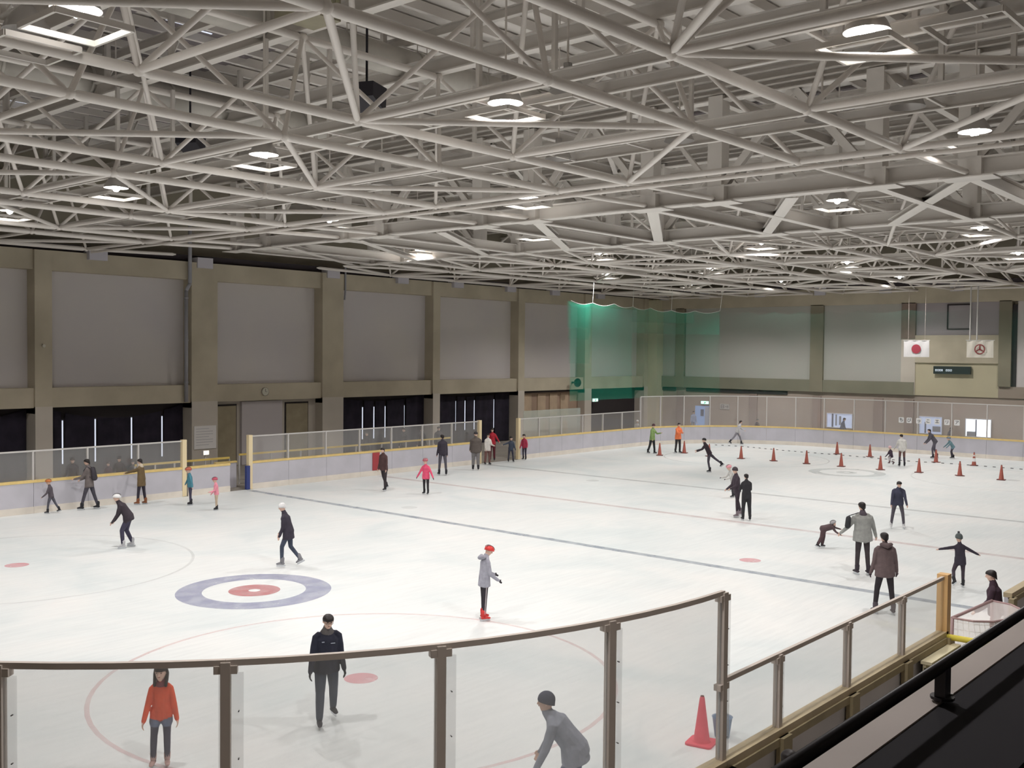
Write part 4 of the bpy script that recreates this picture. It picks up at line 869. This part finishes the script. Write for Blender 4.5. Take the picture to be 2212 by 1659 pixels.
    if hat:
        kind, c1 = hat[0], hat[1]
        if kind == 'helmet':
            hm = mat('helmet_%02d_%02d_%02d' % tuple(int(x*99) for x in c1), c1, .3); o = cap('helmet', hm, .128*h, .108*h, .090*h, .035*h, -.030*h, fr=.055*h)
            bb = MB()
            for q in (-1, 0, 1):
                pts = [(-.125*h*math.cos(a_), q*.045*h, (.037+.094*math.sin(a_))*h) for a_ in np.linspace(.15, PI-.35, 7)]; bb.path(pts, .006, 4)
            r_ = bb.build('helmet_ridge', mat('helmet_trim', (.12, .11, .12)), o)
            if len(hat) > 2:
                lv, lf = loft_mesh([('h', [V(0, .1*h, -.03), V(0.03, .06*h, -.10*h), V(.05, 0, -.115*h), V(.03, -.06*h, -.10*h), V(0, -.1*h, -.03)], [.006]*5, None)], 6); link('chin_strap', mesh_from('chin_strap', [tuple(p) for p in lv], lf, BLACKM, True), o)
        elif kind == 'beanie':
            o = cap('knitted_hat', rgb(c1), .110*h, .096*h, .105*h, .03*h, -.045*h, fr=.06*h)
            if len(hat) > 2:
                b = MB(); b.lathe([(.001, .19*h), (.03, .18*h), (.042, .155*h), (.03, .13*h), (.001, .12*h)], n=10); b.build('bobble', rgb(hat[2]), o, smooth=True)
        elif kind == 'cap': cap('cap', rgb(c1), .113*h, .098*h, .085*h, .035*h, -.02*h, fr=.05*h)
    if hood:
        c = sho+adj; b = MB(); lv, lf = loft_mesh([('h', [c-fwd*.075+lat*.10+td*.035, c-fwd*.13+td*.01, c-fwd*.075-lat*.10+td*.035], [(.045, .05), (.06, .085), (.045, .05)], Z)], 12)
        link('hood', mesh_from('hood', [tuple(p*s) for p in lv], lf, rgb(tuple(min(1, x*.9) for x in top)), True), t)
    if collar:
        c = neck+adj; lv, lf = loft_mesh([('h', [c-up2*.060-fwd*.006, c-up2*.008-fwd*.008], [(.112, .104), (.074, .076)], Y)], 16)
        link('collar', mesh_from('collar', [tuple(p*s) for p in lv], lf, rgb(collar), True), t)
    for an, fd, q in feet:
        an = an+adj; upf = unit(np.cross(fd, np.cross(Z, fd))); lv, lf = loft_mesh([('b', [an+upf*.07-fd*.015, an-upf*.03-fd*.01], [(.056, .062), (.050, .060)], np.cross(Z, fd)),
            ('b', [an-upf*.075-fd*.045, an-upf*.07+fd*.06, an-upf*.085+fd*.135], [(.042, .036), (.046, .036), (.036, .024)], np.cross(Z, fd))], 10)
        o = link('ice_skate' if skates else 'shoe', mesh_from('ice_skate', [tuple(p*s) for p in lv], lf, rgb(shoe), True), t)
        if skates:
            sd = unit(np.cross(Z, fd)); b = MB(); c0 = an-upf*.112
            k = 0; vv = []
            for sg in (-1, 1):
                for (u_, w_) in ((-.10, 0), (-.11, -.035), (-.09, -.048), (.13, -.048), (.16, -.03), (.13, 0)): vv.append(tuple((c0+fd*u_+upf*w_+sd*sg*.0025)*s))
            link('blade', mesh_from('blade', vv, [(0, 1, 2, 3, 4, 5), (11, 10, 9, 8, 7, 6)]+[(i, i+6, (i+1) % 6+6, (i+1) % 6) for i in range(6)], BLADE), o)
    if stripe:
        for (an, fd, q), (f_, o_, k_) in zip(feet, (legL, legR)):
            hp = (pel-Z*.03+Y*q*.088)+adj; an2 = an+adj; b = MB(); b.path([tuple((hp+Y*q*.088-Z*.1)*s), tuple((an2+Y*q*.045+Z*.02)*s)], .012, 5); b.build('trouser_stripe', rgb(stripe), t)
    if detail:
        b = MB()
        for q in (1, -1):
            b.lathe([(.001, -.006), (.010, -.003), (.010, .003), (.001, .006)], c=(.092*h, q*.032*h, .014*h), n=8)
        b.build('eyes', BLACKM, t, M=HW)
        b = MB()
        for q in (1, -1): b.tube((.094*h, q*.018*h, .034*h), (.086*h, q*.046*h, .034*h), .004, n=5)
        b.build('eyebrows', HAIRM, t, M=HW)
        MB().tube((.092*h, .018*h, -.048*h), (.092*h, -.018*h, -.048*h), .005, n=6).build('mouth', mat('lips', (.45, .18, .16)), t, M=HW)
    t['_hands'] = 0
    del t['_hands']
    M_ = Matrix.Translation(t.location) @ Matrix.Rotation(t.rotation_euler.z, 4, 'Z')
    return t, HW, adj, s, (sho, td, fwd, lat, hands, M_)

def flush_people():
    tmp = []
    for t, prims, s, cols, vox in PENDING:
        v, f = loft_mesh(prims[:-1], 14); me = bpy.data.meshes.new('body'); me.from_pydata([tuple(p*s) for p in v], [], f); me.update()
        o = bpy.data.objects.new('body_tmp', me); COL.objects.link(o)
        r = o.modifiers.new('r', 'REMESH'); r.mode = 'VOXEL'; r.voxel_size = vox; r.use_smooth_shade = True
        if vox > .01: k = o.modifiers.new('s', 'SMOOTH'); k.factor = .5; k.iterations = 2
        else: k = o.modifiers.new('s', 'SMOOTH'); k.factor = .5; k.iterations = 3
        tmp.append(o)
    dg = bpy.context.evaluated_depsgraph_get()
    for (t, prims, s, cols, vox), o in zip(PENDING, tmp):
        me = bpy.data.meshes.new_from_object(o.evaluated_get(dg)); me.name = 'body'
        n = len(me.vertices); co = np.empty(n*3); me.vertices.foreach_get('co', co); co = co.reshape(-1, 3)/s
        hem = prims[-1]; prims = prims[:-1]; best = np.full(n, 1e9); zone = np.zeros(n, int); names = []
        for z, pts, rad, side in prims:
            flat = z.endswith('_flat'); z = z.replace('_flat', '')
            if z not in names: names.append(z)
            zi = names.index(z)
            for i in range(len(pts)-1):
                a, b = pts[i], pts[i+1]; d = b-a; L = max(1e-9, d@d); u = np.clip((co-a)@d/L, 0, 1); c = a+u[:, None]*d
                ra = np.mean(rad[i])*(1-u)+np.mean(rad[i+1])*u; dist = np.linalg.norm(co-c, axis=1)-ra
                if z == 'top': dist -= .012
                if flat and i == len(pts)-2: dist[((co-b)@(d/L**.5)) > .012] = 1e8
                m = dist < best; best[m] = dist[m]; zone[m] = zi
        hm = zone == names.index('bot'); rel = co-hem[1]; hm &= (rel@hem[2] > -hem[3]) & (np.linalg.norm(rel, axis=1) < .27) if hem[3] < .2 else (rel[:, 2] > -hem[3])&(np.abs(rel[:, 0]) < .16)
        zone[hm] = names.index('top')
        me.materials.clear()
        for z in names: me.materials.append(cols[z])
        nf = len(me.polygons); mi = np.zeros(nf, int)
        for p in me.polygons: mi[p.index] = zone[p.vertices[0]]
        me.polygons.foreach_set('material_index', mi.tolist()); me.polygons.foreach_set('use_smooth', [True]*nf)
        link('body', me, t); bpy.data.objects.remove(o, do_unlink=True)
BK = (.035, .03, .038); BK2 = (.05, .045, .055); GRY = (.10, .095, .11)
HR, HW_, HP = (.55, .05, .04), (.85, .85, .85), (.80, .25, .30)
person('child in an orange helmet and dark purple grey jacket skating left beside the boards', (-15.4, 14.85), 185, 1.2, (.10, .085, .10), (.10, .10, .125), kid=True, hat=('helmet', (.60, .20, .06)), legL=(14, 4, 8), legR=(-24, 4, 6), lean=8, armL=(14, 10, 30), armR=(-6, 12, 20))
bp = person('man in a grey brown jacket with a dark backpack facing left along the boards', (-14.1, 14.8), 182, 1.80, (.17, .145, .14), (.07, .065, .085), coat=.35, legL=(16, 5, 2), legR=(-14, 5, 4), armL=(28, 4, 45), armR=(20, 6, 40), lean=5)
person('person in an olive brown coat resting one hand on the left boards', (-12.2, 14.6), 170, 1.66, (.16, .11, .055), (.035, .03, .045), coat=.75, shoe=(.24, .09, .04), armL=(66, 6, 6), armR=(66, 14, 4), lean=3, collar=(.6, .52, .4), legL=(8, 3, 4), legR=(-6, 2, 2))
person('child in a teal jacket and red helmet with both arms held away from the body', (-10.98, 13.24), 205, 1.4, (.07, .23, .30), (.06, .055, .09), kid=True, hat=('helmet', (.50, .12, .07)), armL=(-12, 36, 5), armR=(12, 40, 5), legL=(2, 6, 3), legR=(-2, 6, 3))
person('small child in a pink jacket, pink helmet and beige trousers', (-11.0, 11.5), 205, 1.18, (.80, .30, .38), (.55, .44, .33), kid=True, hat=('helmet', (.55, .10, .16)), armL=(20, 8, 55), armR=(8, 10, 25), legL=(3, 6, 2), legR=(-2, 6, 2), baggy=1.1)
person('bent skater in a white helmet and black jacket leaning forward with hands low', (-16.75, 7.2), 195, 1.66, (.045, .035, .045), (.055, .05, .085), hat=('helmet', HW_), lean=34, legL=(26, 6, 30), legR=(12, 8, 36), armL=(2, 2, 18), armR=(-2, 2, 20), wide=1.15, baggy=1.15, shoe=(.5, .5, .52), head=(-6, 0), coat=.1)
person('person in a white knitted hat and long black jacket gliding left', (-15.15, 1.55), 178, 1.66, (.045, .038, .055), (.06, .075, .11), hat=('beanie', (.75, .75, .75)), lean=14, legL=(22, 3, 22), legR=(-4, 3, 34), armL=(-2, 3, 16), armR=(6, 3, 20), coat=.5, shoe=(.25, .25, .27), wide=1.1)
person('man in a dark burgundy jacket skating along in front of the red pad', (-3.2, 11.1), 235, 1.74, (.085, .045, .045), (.045, .035, .04), coat=.25, legL=(6, 3, 4), legR=(-14, 3, 14), armL=(4, 10, 12), armR=(-4, 10, 12), lean=5, baggy=1.1)
person('girl in a bright pink jacket with black leggings and dark gloves', (-2.8, 9.1), 250, 1.46, (.80, .10, .20), (.03, .025, .03), kid=True, hat=('helmet', (.45, .12, .15)), armL=(-4, 26, 6), armR=(4, 28, 6), glove=BK, coat=.3, legL=(2, 3, 2), legR=(-4, 3, 3), hair='pony')
person('man in a black sweater and grey trousers standing with his back turned', (2.23, 13.18), 110, 1.86, (.045, .04, .055), (.10, .095, .115), armL=(4, 6, 14), armR=(2, 8, 10), legL=(6, 4, 0), legR=(-8, 4, 0))
person('stout person in a brown jacket and pale camouflage trousers seen from behind', (4.84, 13.5), 95, 1.82, (.12, .10, .09), (.21, .20, .205), wide=1.3, coat=.3, baggy=1.35, hat=('cap', (.05, .045, .05)), armL=(10, 6, 25), armR=(8, 6, 20))
person('woman in a cream white coat with long brown trousers by the second gate', (7.05, 14.75), 300, 1.56, (.72, .68, .64), (.20, .10, .09), coat=.4, armL=(20, 6, 60), armR=(8, 8, 16), baggy=1.2)
person('man in a red jacket and dark red trousers standing in the second gate', (8.7, 15.9), 262, 1.70, (.50, .03, .05), (.12, .02, .03), armL=(22, 30, 30), armR=(6, 12, 10), baggy=1.15)
person('child in a dark blue jacket with one arm stretched out to the gate', (8.95, 14.8), 285, 1.36, (.05, .065, .10), (.05, .05, .075), kid=True, armR=(60, 60, 4), armL=(4, 16, 10), legL=(3, 8, 2), legR=(-3, 6, 2))
person('child in a crimson jacket leaning on the post of the second gate', (10.3, 15.0), 240, 1.40, (.48, .05, .10), (.05, .045, .07), kid=True, armL=(10, 20, 30), armR=(8, 10, 10))
person('person in a moss green jacket and black trousers at the far end', (18.25, 12.1), 320, 1.68, (.24, .36, .13), (.03, .028, .033), hat=('beanie', (.10, .05, .06)), coat=.3, baggy=1.2, armL=(40, 4, 60), armR=(6, 8, 10), wide=1.05, legL=(8, 3, 3), legR=(-10, 5, 8))
person('person in a bright orange jacket standing beside a red cone', (19.74, 11.25), 300, 1.72, (.90, .24, .10), (.04, .035, .04), coat=.35, armL=(36, 0, 75), armR=(34, 0, 70), hands_in=(35, 35), baggy=1.15, wide=1.08)
person('skater in white and grey striding along the curved far boards', (27.3, 11.6), 5, 1.62, (.55, .54, .55), (.24, .23, .26), lean=24, legL=(32, 2, 14), legR=(-34, 4, 8), armL=(30, 10, 20), armR=(-26, 10, 18), head=(-8, 0), hair='short')
person('skater in black with one leg stretched out behind, in front of the cones', (12.7, 4.7), 176, 1.68, (.045, .03, .04), (.075, .065, .085), lean=26, legL=(6, 2, 16), legR=(-48, 6, 6), armL=(34, 6, 34), armR=(24, 10, 28), head=(-10, 0), hat=('cap', (.03, .03, .035)))
person('child in a pink and white helmet and white vest crouching slightly', (5.4, -.35), 192, 1.34, (.55, .54, .52), (.05, .045, .055), kid=True, hat=('helmet', (.78, .35, .40)), lean=18, armL=(20, 10, 50), armR=(26, 12, 44), glove=BK, legL=(10, 3, 14), legR=(-10, 3, 10))
person('dark clad person in a round dark hat half hidden behind another skater', (1.05, -2.95), 195, 1.72, (.06, .045, .06), (.06, .05, .06), hat=('beanie', (.07, .055, .065)), lean=5, armL=(14, 3, 50), armR=(10, 5, 40), legL=(6, 3, 6), legR=(-12, 3, 6), shoe=(.3, .25, .28))
person('skater all in black with arms folded, seen from behind', (.5, -3.55), 95, 1.58, (.028, .024, .04), (.03, .025, .04), armL=(24, 10, 78), armR=(24, 10, 78), hands_in=(30, 30), baggy=1.2, coat=.2)
person('small child bent forward at the hips with both arms reaching right', (-2.55, -7.65), -6, 1.08, (.10, .065, .07), (.10, .06, .065), kid=True, hat=('helmet', (.42, .40, .42)), lean=74, armL=(40, 14, 4), armR=(8, 10, 24), legL=(6, 5, 14), legR=(-14, 4, 14), wide=1.3, baggy=1.55, head=(-44, 0))
bag1 = person('tall man in a big pale grey jacket and black trousers seen from behind', (-5.35, -10.1), 96, 1.86, (.34, .345, .33), (.055, .045, .05), wide=1.28, coat=.3, armL=(10, 30, 26), armR=(6, 22, 10), legL=(3, 3, 2), legR=(-4, 3, 2), collar=(.10, .08, .10), shoe=(.05, .04, .05))
person('person in a brown hooded jacket and black trousers behind the low shield', (-9.07, -12.12), 92, 1.78, (.135, .098, .10), (.03, .022, .03), wide=1.15, coat=.3, hood=True, legL=(5, 9, 5), legR=(-2, 7, 6), armL=(2, 9, 14), armR=(2, 14, 14), glove=(.06, .04, .05), shoe=(.09, .075, .09))
person('man in a navy sweater leaning with both hands on his thighs', (2.6, -8.05), 258, 1.62, (.06, .062, .10), (.105, .095, .115), lean=20, legL=(9, 11, 12), legR=(9, 11, 12), armL=(6, 10, 14), armR=(6, 10, 14), shoe=(.65, .65, .66), wide=1.1, coat=.1, head=(12, 20))
person('child in a bobble hat skating with both arms spread wide', (-5.2, -12.5), 92, 1.32, (.05, .04, .055), (.055, .045, .055), kid=True, hat=('beanie', (.11, .13, .13), (.07, .07, .08)), lean=8, legL=(-12, 26, 34), legR=(0, 2, 0), armL=(4, 82, 2), armR=(4, 62, 2), coat=.35)
person('man in a white jacket over dark shorts watching the kneeling child', (22.1, -.98), 85, 1.66, (.66, .65, .62), (.16, .09, .08), lean=12, armL=(10, 14, 30), armR=(10, 14, 30), zones={'shin': (.07, .06, .08)}, coat=.1, head=(22, 0), wide=1.15)
person('child in a pink hat kneeling on the ice beside the man in white', (21.85, -.5), 200, 1.15, (.06, .04, .06), (.62, .60, .62), kid=True, hat=('beanie', (.75, .50, .52)), lean=10, legL=(84, 6, 96), legR=(8, 6, 84), armL=(30, 8, 20), armR=(20, 8, 20), z0=.0, shoe=(.12, .06, .07))
person('dark clothed man bending forward along the far end boards', (27.9, -.7), 176, 1.74, (.10, .095, .12), (.11, .10, .13), lean=34, legL=(22, 3, 26), legR=(-2, 3, 20), armL=(10, 3, 20), armR=(6, 5, 20), head=(-12, 0))
person('child in a teal top and dark helmet leaning forward at the far end', (28.6, -1.45), 178, 1.32, (.16, .28, .32), (.07, .06, .08), kid=True, hat=('helmet', (.20, .24, .28)), lean=34, legL=(26, 4, 34), legR=(6, 4, 30), armL=(20, 6, 14), armR=(24, 8, 10), head=(-8, 0))
person('person in a red brown jacket cut by the right edge near the rightmost cones', (24.3, -6.75), 200, 1.64, (.30, .08, .08), (.05, .04, .05), coat=.3)
person('skater in pale blue trousers mostly beyond the right edge, one leg trailing', (1.9, -12.75), 60, 1.6, (.25, .25, .32), (.30, .30, .38), lean=20, legL=(-46, 14, 20), legR=(12, 2, 14))
man = person('man with glasses in a navy jacket with a grey collar skating towards the camera', (-21.78, -8.26), 292, 1.71, (.022, .024, .042), (.045, .055, .085), legR=(13, 4, 8), legL=(-17, 7, 5), lean=7, armL=(-3, 9, 13), armR=(3, 12, 16), glove=(.03, .028, .036), detail=1, baggy=1.22, wide=1.12, coat=.22, collar=(.12, .11, .11), head=(14, 0), shoe=(.035, .033, .045))
girl = person('girl with long dark hair in an orange red sweater, denim shorts and dark tights', (-24.42, -7.92), 282, 1.44, (.78, .11, .05), (.15, .18, .27), legR=(5, 4, 6), legL=(3, 1, 2), lean=3, armL=(-2, 12, 8), armR=(6, 13, 12), hair='long', detail=1, zones={'shin': (.055, .06, .085), 'short': 1}, shoe=(.55, .36, .33), kid=True, head=(6, -10), wide=.92, collar=(.20, .05, .07))
person('man in a knitted hat and grey blue jacket bending forward at the bottom edge', (-22.08, -13.40), 172, 1.74, (.30, .32, .38), (.09, .12, .20), hat=('beanie', (.07, .075, .11)), lean=40, legL=(26, 7, 34), legR=(4, 7, 30), armL=(0, 8, 10), armR=(-2, 10, 14), detail=1, wide=1.2, coat=.25, head=(-16, 12), baggy=1.1)
person('skater in a red helmet and pale grey hooded top with red skates', (-15.6, -5.9), 22, 1.56, (.36, .36, .42), (.035, .03, .04), hat=('helmet', (.72, .05, .045)), hood=True, coat=.35, armL=(6, 2, 62), armR=(8, 6, 42), glove=(.03, .03, .03), shoe=(.62, .05, .05), head=(26, 0), stripe=(.45, .40, .42), baggy=.9, legL=(2, 2, 1), legR=(-2, 2, 1))
person('short haired person in a dark burgundy top standing in the right side gate', (-10.95, -15.02), 150, 1.70, (.055, .03, .045), (.04, .035, .045), wide=1.15, skates=False, armL=(14, 3, 34), armR=(12, 8, 30), lean=6, z0=0)
person('dark haired spectator below the balcony, only the head in view', (-22.1, -16.13), 60, 1.70, (.05, .04, .045), (.04, .035, .045), skates=False, z0=0)
for lab, x, y, H, f_ in (('dark figure watching behind the low shield, left of the man with the backpack', -13.45, 17.4, 1.62, 280), ('first of three seated height dark figures behind the left shield', -11.95, 17.5, 1.36, 260), ('middle and tallest of three dark figures behind the left shield', -11.45, 17.6, 1.5, 270), ('right one of three dark figures behind the left shield', -11.0, 17.4, 1.36, 280),
                       ('dark figure standing behind the shield above the red pad', 1.95, 18.2, 1.78, 250), ('dark figure behind the middle shield, left of the man in the black sweater', 4.6, 18.3, 1.84, 230), ('tall dark figure behind the middle shield right of the man in black', 7.1, 18.4, 1.78, 290), ('faint dark figure near the right end of the middle shield', 6.1, 18.6, 1.72, 270)):
    person(lab, (x, y), f_, H, (.035, .03, .04), (.03, .028, .035), skates=False, z0=0)
person('person in a white hat behind the far boards above the green jacket', (23.4, 16.6), 270, 1.5, (.5, .48, .46), (.1, .1, .1), hat=('beanie', (.8, .78, .76)), skates=False, z0=0)
person('dark haired person behind the curved far boards near the white and grey skater', (30.6, 11.9), 300, 1.5, (.06, .05, .06), (.05, .05, .06), skates=False, z0=0)
person('dark silhouette seen in front of the lit lobby window', (34.2, 7.55), 0, 1.66, (.07, .09, .16), (.05, .06, .1), skates=False, z0=0, lean=14)
person('dark figure in front of the bright window at the right of the far wall', (33.6, .45), 0, 1.45, (.06, .055, .07), (.05, .05, .06), skates=False, z0=0, lean=16)
person('person in pale blue clothes standing by the lit doorway in the far wall', (33.9, 18.75), 270, 1.6, (.35, .42, .62), (.30, .36, .5), skates=False, z0=0)
flush_people()
# things people carry or wear that can be taken off
def on_person(ret, name, label, cat, build):
    t0, HWm, adj, s, (sho, td, fwd_, lat, hands, M_) = ret
    o = thing(name, label, cat); o.matrix_world = M_; build(o, adj, s, sho, td, fwd_, lat, hands); return o
def pack(o, adj, s, sho, td, fw_, lat, hands):
    c = sho+adj; lv, lf = loft_mesh([('b', [c-td*.06-fw_*.17, c-td*.40-fw_*.19], [(.13, .06), (.15, .09)], lat)], 12); link('pack', mesh_from('pack', [tuple(p*s) for p in lv], lf, rgb((.05, .045, .06)), True), o)
    for q in (1, -1): MB().path([tuple((c+lat*q*.10-fw_*.13-td*.05)*s), tuple((c+lat*q*.10+td*.03)*s), tuple((c+lat*q*.11+fw_*.13-td*.1)*s), tuple((c+lat*q*.13-fw_*.1-td*.36)*s)], .014, 5).build('strap', rgb((.04, .035, .05)), o)
on_person(bp, 'backpack', 'dark backpack worn by the man in the grey brown jacket', 'backpack', pack)
def sling(o, adj, s, sho, td, fw_, lat, hands):
    c = sho+adj; lv, lf = loft_mesh([('b', [c+lat*.36-td*.10+fw_*.02, c+lat*.40-td*.30-fw_*.02], [(.10, .05), (.11, .06)], fw_)], 12); link('bag', mesh_from('bag', [tuple(p*s) for p in lv], lf, rgb((.03, .025, .035)), True), o)
    MB().path([tuple((c+lat*.36-td*.05)*s), tuple((c+lat*.1+td*.03)*s)], .012, 5).build('strap', rgb((.03, .025, .035)), o)
on_person(bag1, 'shoulder_bag', 'black bag at the left side of the man in the big pale grey jacket', 'bag', sling)
def specs(ret):
    t0, HWm = ret[0], ret[1]; b = MB()
    for q in (1, -1):
        pts = [(.108, q*.033+.024*math.cos(a), .012+.017*math.sin(a)) for a in np.linspace(0, 2*PI, 13)]; b.path(pts, .0026, 4); b.tube((.104, q*.057, .014), (.0, q*.086, .016), .0026, n=4)
    b.tube((.110, .009, .014), (.110, -.009, .014), .0026, n=4); g = b.build('glasses', BLACKM, None); g.matrix_world = Matrix.Translation(t0.location) @ Matrix.Rotation(t0.rotation_euler.z, 4, 'Z') @ HWm
    tag(g, 'thin dark glasses worn by the man in the navy jacket', 'glasses')
specs(man)
t0, HWm, adj, s, (sho, td, fwd_, lat, hands, M_) = man
for (a, b_, z) in ((.10, .03, -.15), (-.07, -.11, -.12)):
    c = (sho+adj+td*z+fwd_*.135)*s; MB().path([tuple(c+lat*a*s), tuple(c+lat*b_*s)], .008, 4).build('chest_mark', mat('pale_print', (.35, .38, .45)), t0)
